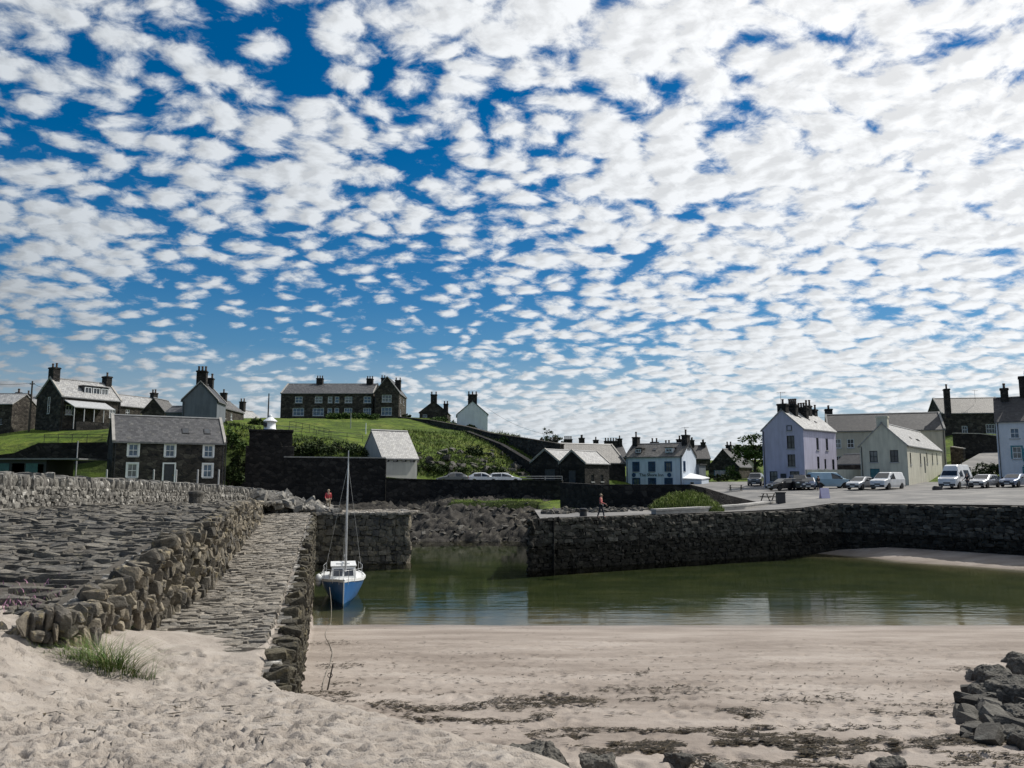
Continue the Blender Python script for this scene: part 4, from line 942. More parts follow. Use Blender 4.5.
# upper right
t, FC, L = house('upper_house', 'slate-roofed stone building standing high above the lane at upper right', PX(944, 151), PX(1008, 149), 13.5, 8, 5.2, 8.4, 'brown_stone', 'slate_brown', wins=[('F', 8.6, 1.2, 1.6, 1.8, {'bars': (2, 1)}), ('F', 4, 1.2, 1.0, 1.5)], skew='cope')
t, FC, L = house('white_corner_house', 'white house with teal corner stones cut by the right edge of the view', PX(997.5, 100), (PX(997.5, 100)[0]+12*.84, 100-12*.545), 5.4, 6.5, 8.1, 11.3, 'white_harl', 'slate_dark', wins=[('F', 2.0, 5.9, 1.0, 1.3), ('F', 2.1, 3.3, 1.0, 1.5, {'sur': 'teal_trim'}), ('F', 3.8, 3.2, 1.0, 1.5, {'sur': 'teal_trim'}), ('F', 3.2, .5, 1.0, 1.6, {'sur': 'teal_trim'}), ('F', 6.5, 3.3, 1, 1.5, {'sur': 'teal_trim'})],
    chim=[(1.2, None, .9, 1.3, 12.7, 2), (3.7, 4.2, 1.6, 2.2, 14.2, 2)], pane='pane_blue')
m_ = MB()
for k in range(11): s_ = .55 if k % 2 else .32; m_.box(2.95-s_/2, 2.95+s_/2, -.035, -.002, k*.42, k*.42+.40)
m_.build('quoins', M['teal_trim'], t)
# garage
p = PX(-30, 80); g = thing('flat_garage', 'low flat-roofed garage with two teal doors behind the parapet at far left', 'garage', (p[0], 80, 5.6), 0)
wd_ = xat(46, 80)-p[0]; m_ = MB(); wall_face(m_, (0, 0, 0), (1, 0, 0), (0, -1, 0), wd_, 2.55, [(5.1, 0, 1.3, 2.2), (7.3, 0, .9, 2.1)], -1); m_.box(0, .2, .01, 5, -1, 2.55); m_.box(wd_-.2, wd_, .01, 5, -1, 2.55); m_.box(.2, wd_-.2, 4.8, 5, -1, 2.55); m_.build('wall', M['dark_trim'], g)
m_ = MB(); m_.box(-.3, wd_+3.6, -.5, 5.3, 2.56, 2.72); m_.build('roof', M['lead'], g)
for x in (3.6, 6.55): m_ = MB(); m_.box(x-.62, x+.62, -.06, -.005, 0, 2.2); [m_.box(x-.6, x+.6, -.075, -.062, .1+.35*k, .4+.35*k) for k in range(6)]; m_.build('door', M['garage_teal'], g)

# ---------------------------------------------------------------- seawalls, bastion, hill wall
def wallthing(name, label, pts, thick, mat_, cope=None, cat='wall', copew=.15):
    o = Vector((pts[0][0], pts[0][1], pts[0][2])); t = thing(name, label, cat, o)
    L_ = [(p[0]-o.x, p[1]-o.y, p[2]-o.z, p[3]-o.z) for p in dense(pts, 2.5)]
    m_ = MB(); slabwall(m_, L_, thick); m_.build('masonry', M[mat_], t)
    if cope: m_ = MB(); slabwall(m_, [(p[0], p[1]-.08, p[3]+.003, p[3]+copew) for p in L_], thick+.12); m_.build('coping', M[cope], t)
    return t
def wp(px, Y, ytop, zbot): p = W(px, ytop, Y); return (p.x, p.y, zbot, p.z)
wallthing('sea_wall', 'tall dark sea wall with pale coping between bastion and pale shed', [wp(284, 95, 457.5, 1.5), wp(386, 96, 458.5, 1.5)], .8, 'schist_dark', 'cope')
wallthing('shed_wall', 'dark harbour wall carrying the road in front of pale shed and parked cars', [wp(386.5, 95.6, 479, 1.5), wp(430, 97, 480.5, 1.5), wp(562, 92, 481.5, 1.5)], .6, 'schist_dark', 'schist_dark')
wallthing('inner_wall', 'dark inner wall behind the quay dropping to road level at right', [wp(560, 82, 482.5, 1.5), wp(600, 73, 484.5, 1.5), wp(690, 70, 484.5, 1.5), wp(706, 70.5, 488, 1.5), wp(730, 73, 495.5, 1.5), wp(757, 77, 502, 1.5)], .7, 'schist_dark')
A = PX(247, 94); bw = thing('bastion', 'massive dark stone bastion carrying a white beacon above the harbour', 'bastion', (A[0], 94, 2))
m_ = MB(); wd_ = xat(290, 94)-A[0]; zt = zat(429, 94)-2
for (x0, x1, y0, y1, z0, z1) in ((-.5, wd_+.5, -.5, 5.5, -1, zt*.45), (-.15, wd_+.2, -.2, 5.3, zt*.45, zt*.8), (.2, wd_-.05, .05, 5.1, zt*.8, zt-.3), (.08, wd_+.08, -.08, 5.2, zt-.3, zt)): m_.box(x0, x1, y0, y0+3.4, z0, z1)
m_.build('masonry', M['schist_dark'], bw, bevel=.06); bw.rotation_euler.z = R(17)
bc = thing('beacon', 'small white round beacon with conical cap on top of the bastion', 'beacon', (*W(270, 429, 95.5)[:2], zt+2))
m_ = MB(); m_.lathe([(.74, 0), (.74, .12), (.68, .14), (.66, 1.0), (.70, 1.05)], 16); bt = m_.build('tower', M['white_trim'], bc, True)
m_ = MB(); m_.lathe([(.84, 1.0), (.84, 1.08), (.30, 1.52), (.22, 1.56), (.22, 1.75), (.12, 1.86), (.0, 1.9)], 16); m_.build('cap', M['white_trim'], bc)
m_ = MB(); m_.box(-.62, -.2, -.74, -.45, .35, .85); m_.build('lamp_opening', M['dark_trim'], bc)
HW = [(398, 166, 417.5, 15), (430, 156, 421, 15), (466, 142, 427.5, 12), (490, 134, 434, 9), (520, 127, 438.5, 6), (560, 119, 445, 5)]
wallthing('hill_wall', 'long stone wall sloping down the hill crest towards the warehouses', [wp(*q) for q in HW], .8, 'brown_stone', 'brown_stone', copew=.2)
wallthing('bank_wall', 'dark buttress wall slanting down the bank from the hilltop wall', [(*W(466, 430, 139)[:2], 9, zat(431, 139)), (*W(500, 444, 126)[:2], 5, zat(444, 126)), (*W(530, 462, 116)[:2], 4, zat(462, 116)), (*W(548, 477, 112)[:2], 4, zat(477, 112))], .8, 'schist_dark')
wallthing('lane_wall', 'high dark retaining wall beneath the upper building beside the lane', [wp(955, 133, 433.5, 4), wp(980, 133, 434, 4), wp(1003, 133, 437, 4)], .8, 'schist_dark', 'cope')
wallthing('rail_wall', 'low stone wall along the bend of the lane below the upper building', [wp(950, 128, 447, 5), wp(963, 126, 449, 5)], .5, 'brown_stone', 'cope')
wallthing('cliff_wall', 'dark overgrown retaining wall under the upper lawn at left', [wp(-20, 93.5, 457, 4), wp(14, 93.8, 453, 4), wp(38, 94.2, 443, 4), wp(118, 95.5, 442, 4)], 1.0, 'schist_dark')
kw_ = [W(656, 509.5, 60.5), W(700, 507.3, 63), W(745, 504.5, 67.5), W(768, 501.8, 73), W(779, 501.6, 76)]
wallthing('kerb_wall', 'low pale concrete wall bounding the grass mound on the quay', [(p.x, p.y, 2.6, p.z-.12) for p in kw_], .55, 'cope', 'concrete')
# ---------------------------------------------------------------- rocks on the far shore
xs = np.arange(-36, 9, .22); ysr = np.arange(74, 97.5, .22)
Yk, Xk = np.meshgrid(ysr, xs, indexing='ij')
wx = Xk + fbm(Xk*.3, Yk*.3, 3, 55)*3
ridge = 1-np.abs(2*vnoise(wx*.38+Yk*.28, Yk*1.0-wx*.35, 61)-1)
r2 = 1-np.abs(2*vnoise(wx*1.1+Yk*.6, Yk*2.2-wx*.8, 63)-1)
prof = np.interp(Yk, [74, 77.5, 79, 84, 90, 97.5], [-2, -.9, .2, 1.1, 2.1, 2.9]) + np.clip((Xk+11)/3, 0, 1)*np.interp(Yk, [78, 84, 90, 97], [0, .4, .9, .9])
Zk = prof + (ridge-.5)*.95 + (r2-.5)*.6 + (1-np.abs(2*vnoise(wx*2.6+Yk*1.4, Yk*4.6-wx*1.6, 64)-1)-.5)*.28 + fbm(Xk*.25, Yk*.4, 3, 66)*.8
Zk -= np.clip((Xk-4)/4, 0, 1)*np.clip((84-Yk)/3, 0, 1)*3
Zk += fbm(Xk*3.2, Yk*5.5, 2, 67)*.35
struct(grid_obj('shore_rocks', Xk, Yk, Zk, M['rock'], smooth=True))
def rock_z(x, y):
    return float(Zk[int(np.clip((y-74)/.22, 0, len(ysr)-1)), int(np.clip((x+36)/.22, 0, len(xs)-1))])
# boulders along the waterline and at the quay end
mb = StoneMB()
for k in range(170):
    x = rnd.uniform(-11, 3); y = rnd.uniform(78, 90); s = rnd.uniform(.12, .42)
    stone(mb, (x, y, rock_z(x, y)+s*.1), Matrix.Rotation(rnd.random()*6, 3, 'Z'), (s*2.2, s, s*.5), .16, .25)
tag(mb.build('shore_stones', M['boulder']), 'loose broken stones strewn over the rocks at the harbour mouth', 'stones', kind='stuff')
mb = StoneMB()
for k in range(300):
    x = rnd.uniform(2.5, 19); y = qfront(x)+rnd.uniform(6, 11); s = rnd.uniform(.1, .42)
    if abs(x-6.3) < 1.2 and y < 60: continue
    stone(mb, (x, float(y), 3.5+s*.15), Matrix.Rotation(rnd.random()*6, 3, 'Z'), (s*1.6, s, s*.7), .16, .3)
tag(mb.build('quay_rubble', M['boulder']), 'scattered rubble lying on the quay below the dark inner wall', 'rubble', kind='stuff')

# ---------------------------------------------------------------- vegetation
def blade(mb, p, h, w, lean, az, mi=0, seg=2):
    p = Vector(p); d = Vector((math.cos(az), math.sin(az), 0)); sd = Vector((-d.y, d.x, 0))*w/2
    pts = []
    for k in range(seg+1):
        f = k/seg; c = p + d*(lean*f*f*h) + Vector((0, 0, h*(f-.35*lean*f*f*.6)))
        pts.append((c-sd*(1-f*.85), c+sd*(1-f*.85)))
    vs = [q for pr in pts for q in pr]
    mb.add(vs, [(2*i, 2*i+1, 2*i+3, 2*i+2) for i in range(seg)], mi)
def leafclump(mb, c, r, n, size, mi=0, flat=1.0):
    for k in range(n):
        v = Vector((rnd.gauss(0, 1), rnd.gauss(0, 1), rnd.gauss(0, 1))).normalized()*r*(rnd.random()**.4)
        v.z *= flat; p = Vector(c)+v
        a = Vector((rnd.gauss(0, 1), rnd.gauss(0, 1), rnd.gauss(0, .7))).normalized(); b = a.cross(Vector((rnd.gauss(0, 1), rnd.gauss(0, 1), rnd.gauss(0, 1)))).normalized()
        s = size*rnd.uniform(.5, 1.3)
        mb.add([p-a*s, p+b*s*.5, p+a*s, p-b*s*.5], [(0, 1, 2, 3)], mi)
def shrub(name, label, x, y, z, rx, ry, rz_, mat_, cat='shrub', group=None, n=40, leaf=.16):
    t = thing(name, label, cat, (x, y, z), 0, group); m_ = MB()
    for k in range(n):
        a, u = rnd.random()*6.283, rnd.random()**.5
        h = rz_*(1-u*u*.8)*rnd.uniform(.35, 1.0); rr = min(rx, ry, rz_)*rnd.uniform(.22, .42)
        leafclump(m_, (math.cos(a)*u*rx, math.sin(a)*u*ry, max(.05, h-rr*.3)), rr, 34, leaf)
    m_.build('foliage', M[mat_], t, fix=False)
    s = MB()
    for k in range(5): a = rnd.random()*6.283; s.tube([(0, 0, -.3), (math.cos(a)*rx*.3, math.sin(a)*ry*.3, rz_*.4), (math.cos(a)*rx*.55, math.sin(a)*ry*.5, rz_*.75)], [.06, .04, .015], 5)
    s.build('stem', M['bark'], t)
    return t
def tree(name, label, x, y, z, h, cr, mat_, seed=1, group=None, leaf=.3, lean=0):
    rr = random.Random(seed); t = thing(name, label, 'tree', (x, y, z), 0, group)
    s = MB(); th = h*.42; s.tube([(0, 0, -.5), (.1, 0, th*.5), (lean*.4, .1, th), (lean, 0, h*.75)], [h*.045, h*.036, h*.028, h*.012], 8)
    m_ = MB()
    for k in range(11):
        a = k*2.4+rr.random(); zz_ = th*(.75+rr.random()*.7); el = rr.uniform(.15, .8); ln = cr*rr.uniform(.6, 1.05)
        p0 = Vector((lean*.4*zz_/th, 0, zz_)); p1 = p0+Vector((math.cos(a)*ln*.55, math.sin(a)*ln*.55, el*ln*.5)); p2 = p0+Vector((math.cos(a)*ln, math.sin(a)*ln, el*ln))
        s.tube([p0, p1, p2], [h*.018, h*.011, .02], 5)
        for q in (p1, p2, (p1+p2)/2+Vector((0, 0, cr*.2))):
            for j in range(3): leafclump(m_, q+Vector((rr.gauss(0, cr*.16), rr.gauss(0, cr*.16), rr.gauss(0, cr*.12))), cr*rr.uniform(.16, .28), 36, leaf, 0, .75)
    for j in range(7): leafclump(m_, (lean+rr.gauss(0, cr*.3), rr.gauss(0, cr*.3), h*.8+rr.random()*h*.2), cr*.24, 40, leaf, 0, .8)
    s.build('trunk', M['bark'], t); m_.build('crown', M[mat_], t, fix=False)
    return t
x, y = PX(754, 140); tree('broadleaf_tree', 'windblown leafy tree standing against the sky left of the lavender house', x, y, lz(x, y), 7.9, 3.5, 'leaf_mid', 3, lean=.4)
x, y = PX(731, 142); shrub('garden_bush', 'bright green bush at the corner of the dark brown house', x, y, lz(x, y), 1.5, 1.2, 2.6, 'leaf_mid')
x, y = PX(742, 150); shrub('garden_bush', 'dark hedge bush under the tree by the far pale gable', x, y, lz(x, y), 2.0, 1.2, 2.2, 'leaf_dark')
x, y = PX(718, 134); t = shrub('garden_hedge', 'low clipped hedge in front of the dark brown house', x, y, lz(x, y), 3.6, .7, 1.3, 'leaf_dark', 'hedge', n=46)
x, y = PX(755, 150); shrub('garden_bush', 'pale green bush behind the dark off-roader', x, y, lz(x, y), 1.6, 1.4, 2.2, 'leaf_mid')
# grass mound on the quay
x, y = W(690, 505, 66)[:2]
mt = thing('grass_mound', 'bright overgrown grass mound behind low concrete wall on the quay', 'mound', (x, y, 3.5))
gx = np.linspace(-3.3, 2.6, 50); gy = np.linspace(-2.4, 2.6, 36); GX, GY = np.meshgrid(gx, gy)
GZ = np.clip(1-((GX+.35)/2.95)**2, 0, 1)**.6*np.clip(1-((GY-.1)/2.4)**2, 0, 1)**.6*1.5*(1+fbm(GX*.9, GY*.9, 3, 9)*.7)-.12
grid_obj('soil', GX, GY, GZ, M['grass'], parent=mt)
m_ = MB()
for k in range(5200):
    i, j = rnd.randrange(36), rnd.randrange(50)
    if GZ[i, j] < .1: continue
    blade(m_, (GX[i, j]+rnd.uniform(-.1, .1), GY[i, j]+rnd.uniform(-.1, .1), GZ[i, j]-.02), rnd.uniform(.15, .42), .05, rnd.uniform(.1, .9), rnd.random()*6.28)
m_.build('blades', M['leaf_mound'], mt, fix=False)
# turf caps on the shore rocks, tufts over the bank
def tufts(name, label, gen, n, hmin, hmax, w, mat_):
    m_ = MB()
    for k in range(n):
        p = gen()
        if p is None: continue
        for j in range(3): blade(m_, (p[0]+rnd.gauss(0, .12), p[1]+rnd.gauss(0, .12), p[2]-.05), rnd.uniform(hmin, hmax), w, rnd.uniform(.2, 1), rnd.random()*6.28)
    stuff(m_.build(name, M[mat_], fix=False), label, 'grass')
turf = MB()
for (px0, px1, Y0, Y1, zt_) in ((440, 552, 89, 93, 0), (556, 612, 76, 80, 0)):
    gx = np.linspace(xat(px0, Y0), xat(px1, Y0), 60); gy = np.linspace(Y0-1.3, Y1, 16); GX, GY = np.meshgrid(gx, gy)
    ed = np.clip(np.minimum(GX-gx[0], gx[-1]-GX)/1.2, 0, 1)*np.clip((GY-gy[0])/1.2, 0, 1)
    bz_ = zat(501, 91) if px0 < 500 else zat(511, 78)
    GZ = bz_ - 1.9 + ed**.5*1.95 + fbm(GX*.8, GY*.8, 3, 12)*.5
    o = struct(grid_obj('turf_bank', GX, GY, GZ, M['grass']))
    tg = (GX, GY, GZ)
    def gen(tg=tg):
        i, j = rnd.randrange(tg[0].shape[0]), rnd.randrange(tg[0].shape[1]); return (tg[0][i, j], tg[1][i, j], tg[2][i, j])
    tufts('turf_grass', 'bright green turf capping the dark shore rocks' if px0 < 500 else 'bright green turf at the foot of the inner wall', gen, 1500, .10, .26, .05, 'leaf_mound')
def gen_hill():
    u = rnd.random(); Y = rnd.uniform(100, 140); px = rnd.uniform(395, 545)
    x = xat(px, Y); z = lz(x, Y)
    if z < 6.6 or z > 17: return None
    return (x, Y, z+float(fbm(np.array([x*.35]), np.array([Y*.35]), 4, 5)[0])*.45*min(1, (Y-64)/20))
def gen_scrub():
    p = gen_hill()
    return p if p and p[2] < 9.6 + rnd.gauss(0, .8) else None
tufts('bank_scrub', 'dark weeds and scrub low on the bank above the parked cars', gen_scrub, 5200, .2, .6, .14, 'leaf_dark')
mb = StoneMB()
for k in range(420):
    p = gen_scrub()
    if p: s = rnd.uniform(.2, .75); stone(mb, (p[0], p[1], p[2]+s*.1), Matrix.Rotation(rnd.random()*6, 3, 'Z'), (s*1.9, s, s*.7), .16, .3)
tag(mb.build('bank_stones', M['boulder']), 'grey outcrop stones showing through the scrub on the bank', 'stones', kind='stuff')
tufts('bank_grass', 'rough grass and weeds growing over the bank above the parked cars', gen_hill, 4200, .2, .7, .10, 'leaf_lawn')
def gen_left():
    Y = rnd.uniform(94, 108); px = rnd.uniform(222, 380)
    x = xat(px, Y); z = lz(x, Y)
    if z < 8.5: return None
    return (x, Y, z)
tufts('lawn_edge_grass', 'rough dark growth on the bank above the tall sea wall', gen_left, 2400, .2, .6, .10, 'leaf_dark')
for (px, Y, rx, h_, lab, mt_) in ((232, 93, 1.6, 3.4, 'tall dark shrub at the right end of the rubble stone house', 'leaf_dark'), (241, 96, 1.6, 3.0, 'ivy-dark shrub against the left flank of the bastion', 'leaf_dark'), (230, 99, 1.8, 2.6, 'green shrub above the dark shrubs beside the bastion', 'leaf_mid'),
        (512, 131, 2.2, 2.0, 'rounded green shrub peeping over the hilltop wall', 'leaf_mid'), (526, 128, 1.6, 1.5, 'smaller dark shrub right of the green one on the hilltop wall', 'leaf_dark'), (441, 160, 2.8, 1.5, 'broad green hedge below the dark stone gable', 'leaf_mid'), (474, 121, 1.7, 1.7, 'dark gorse bush on the grassy bank above the cars', 'leaf_dark'),
        (470, 154, 1.2, 1.2, 'small bush at the foot of the white gable', 'leaf_dark'), (548, 170, 2.4, 5.5, 'dark bushy top on the skyline left of the chimney row', 'leaf_dark'), (558, 172, 2.0, 4.6, 'lower dark treetop beside the skyline chimneys', 'leaf_dark'),
        (300, 99.5, 2.6, 1.9, 'dark bush above the sea wall right of the bastion', 'leaf_dark'), (318, 100, 2.6, 1.8, 'dark bush above the middle of the sea wall', 'leaf_dark'), (345, 100.5, 2.8, 1.7, 'dark bush above the sea wall next to the shed', 'leaf_dark'), (428, 109, 2.4, 1.0, 'low dark scrub on the bank right of the shed', 'leaf_dark'), (452, 110, 2.6, 1.0, 'low dark scrub above the dark parked car', 'leaf_dark'), (492, 113, 2.4, 1.1, 'low dark scrub above the white parked cars', 'leaf_dark'),
        (406, 182, 1.3, 2.2, 'dark bush at the right corner of the hill house', 'leaf_dark'), (256, 128, 1.4, 1.3, 'dark bush left of the white beacon', 'leaf_dark'), (975, 103, 2.2, 1.6, 'dark planting on the bank below the lane', 'leaf_dark'), (990, 106, 2.6, 2.6, 'thick dark bush against the white corner house', 'leaf_dark'), (968, 99, 1.6, 1.2, 'low shrub behind the camper van roof', 'leaf_dark')):
    x, y = PX(px, Y); shrub('wild_shrub', lab, x, y, lz(x, y)-.15, rx, rx*.7, h_, mt_, n=34, leaf=.2)
# hedge along the edge of the hill lawn
hg = thing('lawn_hedge', 'long low clipped hedge on the lawn below the hill house', 'hedge', (*PX(352, 162), lz(*PX(352, 162))))
m_ = MB()
for k in range(120): leafclump(m_, (rnd.uniform(-5.4, 5.4), rnd.gauss(0, .4), rnd.uniform(.2, 1.0)), .45, 30, .2)
m_.build('foliage', M['leaf_mid'], hg, fix=False)
# marram clump and thrift at the sand
def mclump(lab, px, py, z, n, r, h):
    p = G(px, py, z); t = MB()
    for k in range(n):
        a = rnd.random()*6.28; u = rnd.random()**.7*r; x, y = p.x+math.cos(a)*u*1.7, p.y+math.sin(a)*u*.6
        blade(t, (x, y, sand_z(x, y)-.03), h*rnd.uniform(.5, 1.2)*(1.25-u/r*.6), .010, rnd.uniform(.5, 1.9), a+rnd.gauss(0, .8), 0, 4)
    return tag(t.build('marram_grass', M['marram'], fix=False), lab, 'grass clump')
mclump('thick green marram clump in the sand below the broken wall end', 112, 662, 4.0, 520, .34, .46)
mclump('sparse yellowing marram tuft left of the thick green clump', 72, 655, 4.1, 90, .4, .26)
p = G(14, 586, 4.8); t = MB()
for k in range(240):
    x, y = p.x+rnd.gauss(0, .35), p.y+rnd.gauss(0, .35); blade(t, (x, y, float(plat_z(0, y))-.02), rnd.uniform(.03, .09), .022, rnd.uniform(.2, 1), rnd.random()*6.28)
tag(t.build('thrift_clump', M['thrift'], fix=False), 'clump of faded pink thrift on the edge of the stone platform', 'flowers', kind='stuff')

# ---------------------------------------------------------------- boulders and seaweed on the beach
BO = [(1000, 690, 1.1, .8, .7, 'largest flat grey boulder in the heap at the right edge'), (985, 676, .7, .6, .45, 'rounded dark boulder behind the largest flat one'), (1016, 668, .8, .7, .6, 'topmost boulder of the heap at the right edge'), (1012, 712, .7, .6, .4, 'wet-dark boulder below the largest flat one'),
      (972, 690, .5, .4, .3, 'leftmost dark stone of the heap at the right edge'), (1022, 700, .8, .6, .6, 'angular boulder cut by the right edge of the view'), (985, 712, .45, .5, .25, 'small grey stone at the foot of the heap'), (1000, 732, .5, .35, .22, 'flat dark stone lying alone below the heap'), (1018, 745, .45, .4, .3, 'pale cut stone near the lower right corner'),
      (890, 770, .46, .3, .22, 'dark block in the weed at the lower right'), (680, 769, .42, .3, .30, 'squared grey block at the bottom edge'), (600, 770, .45, .35, .25, 'blue-grey stone at the bottom edge left of the squared block'), (530, 757, .60, .5, .26, 'dark rock half buried in the dune edge'), (556, 768, .45, .4, .25, 'lower dark rock beside the half buried one'), (718, 774, .3, .25, .18, 'tiny dark pebble stone right of the squared block'), (1008, 655, .6, .5, .4, 'small boulder at the top back of the heap')]
for px, py, sx, sy, sz, lab in BO:
    if px > 960: px += 10; py += 7; sx, sy, sz = sx*.85, sy*.85, sz*.8
    elif py > 740: sx, sy, sz = sx*.75, sy*.75, sz*.75
    zz_ = 2.4
    for _ in range(6): q = G(px, py, zz_); zz_ = sand_z(q.x, q.y)
    m_ = MB(); stone(m_, (0, 0, sz*.25), Matrix.Rotation(rnd.uniform(-.6, .6), 3, 'Z'), (sx, sy, sz), .16, .15, fine=5)
    o = m_.build('boulder', M['boulder']); o.location = (q.x, q.y, zz_); tag(o, lab, 'boulder', 'boulders on the beach')
    md = o.modifiers.new('round', 'SUBSURF'); md.subdivision_type = 'SIMPLE'; md.levels = md.render_levels = 3
    tx = bpy.data.textures.new('grain', 'CLOUDS'); tx.noise_scale = .22; dm = o.modifiers.new('grain', 'DISPLACE'); dm.texture = tx; dm.strength = .14; dm.texture_coords = 'GLOBAL'
    t2 = bpy.data.textures.new('grit', 'CLOUDS'); t2.noise_scale = .05; d2 = o.modifiers.new('grit', 'DISPLACE'); d2.texture = t2; d2.strength = .045; d2.texture_coords = 'GLOBAL'
m_ = StoneMB()
for k in range(110):
    px = rnd.uniform(966, 1070); py = rnd.uniform(674, 742); zz_ = 2.2
    for _ in range(4): q = G(px, py, zz_); zz_ = sand_z(q.x, q.y)
    s = rnd.uniform(.08, .3); stone(m_, (q.x, q.y, zz_+s*.2), Matrix.Rotation(rnd.random()*3, 3, 'Z'), (s*1.4, s, s*.8), .15, .3, fine=3)
tag(m_.build('beach_stones', M['boulder']), 'small broken stones filling the gaps of the boulder heap', 'stones', kind='stuff')
m_ = MB()
def weed(px, py, rx, ry, n):
    for k in range(int(n*1.7)):
        a = rnd.random()*6.283; u = rnd.random()**.6
        qx, qy = px+math.cos(a)*u*rx*1.3, py+math.sin(a)*u*ry*1.7; zz_ = 2.4
        for _ in range(4): q = G(qx, qy, zz_); zz_ = sand_z(q.x, q.y)
        if q.y < 5: continue
        if fbm(np.array([q.x*1.1]), np.array([q.y*1.9]), 3, 71)[0] < (.01 if n > 90 else -1): continue
        L_ = rnd.uniform(.03, .2); an = rnd.gauss(0, .45); w_ = rnd.uniform(.008, .028)
        d = Vector((math.cos(an), math.sin(an), 0)); s_ = Vector((-d.y, d.x, 0))
        c = Vector((q.x, q.y, zz_+.012)); vs = []
        for f in (-1, -.3, .4, 1): pc = c + d*(L_*f*.5) + s_*rnd.gauss(0, .02) + Vector((0, 0, rnd.uniform(0, .018))); vs += [pc-s_*w_*(1.1-abs(f)), pc+s_*w_*(1.1-abs(f))]
        m_.add(vs, [(2*i, 2*i+1, 2*i+3, 2*i+2) for i in range(3)])
for w_ in ((440, 714, 36, 5, 330), (520, 706, 42, 8, 420), (500, 718, 34, 4, 220), (345, 692, 34, 6, 260), (570, 700, 26, 3, 130), (640, 697, 30, 3, 120), (735, 715, 22, 4, 150), (590, 702, 12, 3, 60), (655, 690, 50, 3, 90), (800, 700, 46, 3, 140), (920, 710, 40, 4, 160),
        (850, 736, 150, 6, 800), (700, 742, 110, 8, 800), (600, 735, 60, 4, 300), (760, 756, 140, 8, 800), (930, 745, 70, 9, 520), (880, 760, 120, 7, 500), (660, 752, 60, 6, 300), (640, 672, 8, 2, 30), (960, 668, 12, 1.5, 30), (390, 705, 20, 3, 80), (480, 650, 150, 18, 89), (600, 680, 220, 18, 89), (560, 690, 200, 16, 89), (620, 665, 260, 24, 80), (760, 690, 180, 18, 89), (800, 670, 140, 20, 80), (440, 672, 90, 14, 60), (860, 705, 120, 14, 80), (250, 715, 170, 26, 70), (430, 735, 80, 14, 50), (340, 665, 20, 2, 50), (330, 640, 22, 2, 60)):
    weed(*w_)
stuff(m_.build('seaweed', M['weed'], fix=False), 'dark dried seaweed strewn along the strand lines of the beach', 'seaweed')
# ---------------------------------------------------------------- sailing boat
M['hull_blue'] = plain('blue_hull_paint', (.010, .105, .31), .3, var=.06)
M['hull_dark'] = plain('dark_antifoul', (.02, .022, .03), .6)
M['gelcoat'] = plain('white_gelcoat', (.74, .75, .74), .35, var=.05)
M['alu'] = plain('mast_alloy', (.55, .56, .57), .4, .6, var=.05)
M['rope'] = plain('rope', (.22, .2, .17), .9)
bp = G(346, 600, 0); BY = 43.2; bx_ = xat(342.5, BY, 598)
boat = thing('sailing_boat', 'small blue-hulled sailing boat with white cabin moored beside the pier', 'sailing boat', (bx_, BY, 0), R(13)); boat.scale = (.95, .95, .95)
# local: bow towards -y, x = beam
st = [(0, .02, 1.25), (.25, .15, 1.23), (.7, .40, 1.18), (1.4, .76, 1.1), (2.4, 1.12, 1.02), (3.8, 1.3, .98), (5.2, 1.2, .98), (6.0, 1.0, 1.0)]
vs = []; NS = 9
for (l, hw, sh_) in st:
    for k in range(NS):
        f = k/(NS-1)*2-1; s_ = abs(f); z = -.35 + (sh_+.35)*(s_**1.7) - (0 if l > .3 else 0)
        vs.append((math.copysign(hw*(s_**.55), f) if s_ > 0 else 0, -3.0+l-(.25*(s_**2) if l < .3 else 0), z))
fs = [(i*NS+k, (i+1)*NS+k, (i+1)*NS+k+1, i*NS+k+1) for i in range(len(st)-1) for k in range(NS-1)]
fs.append(tuple((len(st)-1)*NS+k for k in range(NS)))
m_ = MB(); m_.add(vs, fs); hull = m_.build('hull', M['hull_blue'], boat, True)
m_ = MB()                                                     # gunwale stripe + deck
for sd in (-1, 1):
    for (a, b) in zip(st, st[1:]):
        x0, x1 = sd*(a[1]+.02), sd*(b[1]+.02); y0, y1 = -3.0+a[0]-(.25 if a[0] < .3 else 0), -3.0+b[0]-(.25 if b[0] < .3 else 0)
        m_.add([(x0, y0, a[2]-.09), (x1, y1, b[2]-.09), (x1, y1, b[2]+.05), (x0, y0, a[2]+.05), (x0-sd*.1, y0, a[2]+.05), (x1-sd*.1, y1, b[2]+.05)], [(0, 1, 2, 3), (3, 2, 5, 4)])
m_.tube([(0, -3.27, 1.24), (0, -3.2, .6), (0, -3.08, -.1)], [.035, .035, .03], 6)
m_.build('gunwale', M['gelcoat'], boat)
m_ = MB(); dv = []
for (l, hw, sh_) in st: y = -3.0+l-(.25 if l < .3 else 0); dv += [(-hw, y, sh_+.015), (0, y, sh_+.09), (hw, y, sh_+.015)]
m_.add(dv, [f for i in range(len(st)-1) for f in ((3*i, 3*i+1, 3*i+4, 3*i+3), (3*i+1, 3*i+2, 3*i+5, 3*i+4))]); m_.build('deck', M['gelcoat'], boat)
m_ = MB(); cb = [(-.74, -1.3, 1.05), (.74, -1.3, 1.05), (.8, 1.5, 1.0), (-.8, 1.5, 1.0)]; ct = [(-.64, -.95, 1.72), (.64, -.95, 1.72), (.68, 1.4, 1.74), (-.68, 1.4, 1.74)]
m_.add(cb+ct, [(4, 5, 6, 7), (0, 1, 5, 4), (1, 2, 6, 5), (2, 3, 7, 6), (3, 0, 4, 7)]); m_.box(-.72, .72, -.99, 1.5, 1.745, 1.80)
cab = m_.build('cabin', M['gelcoat'], boat, bevel=.02)
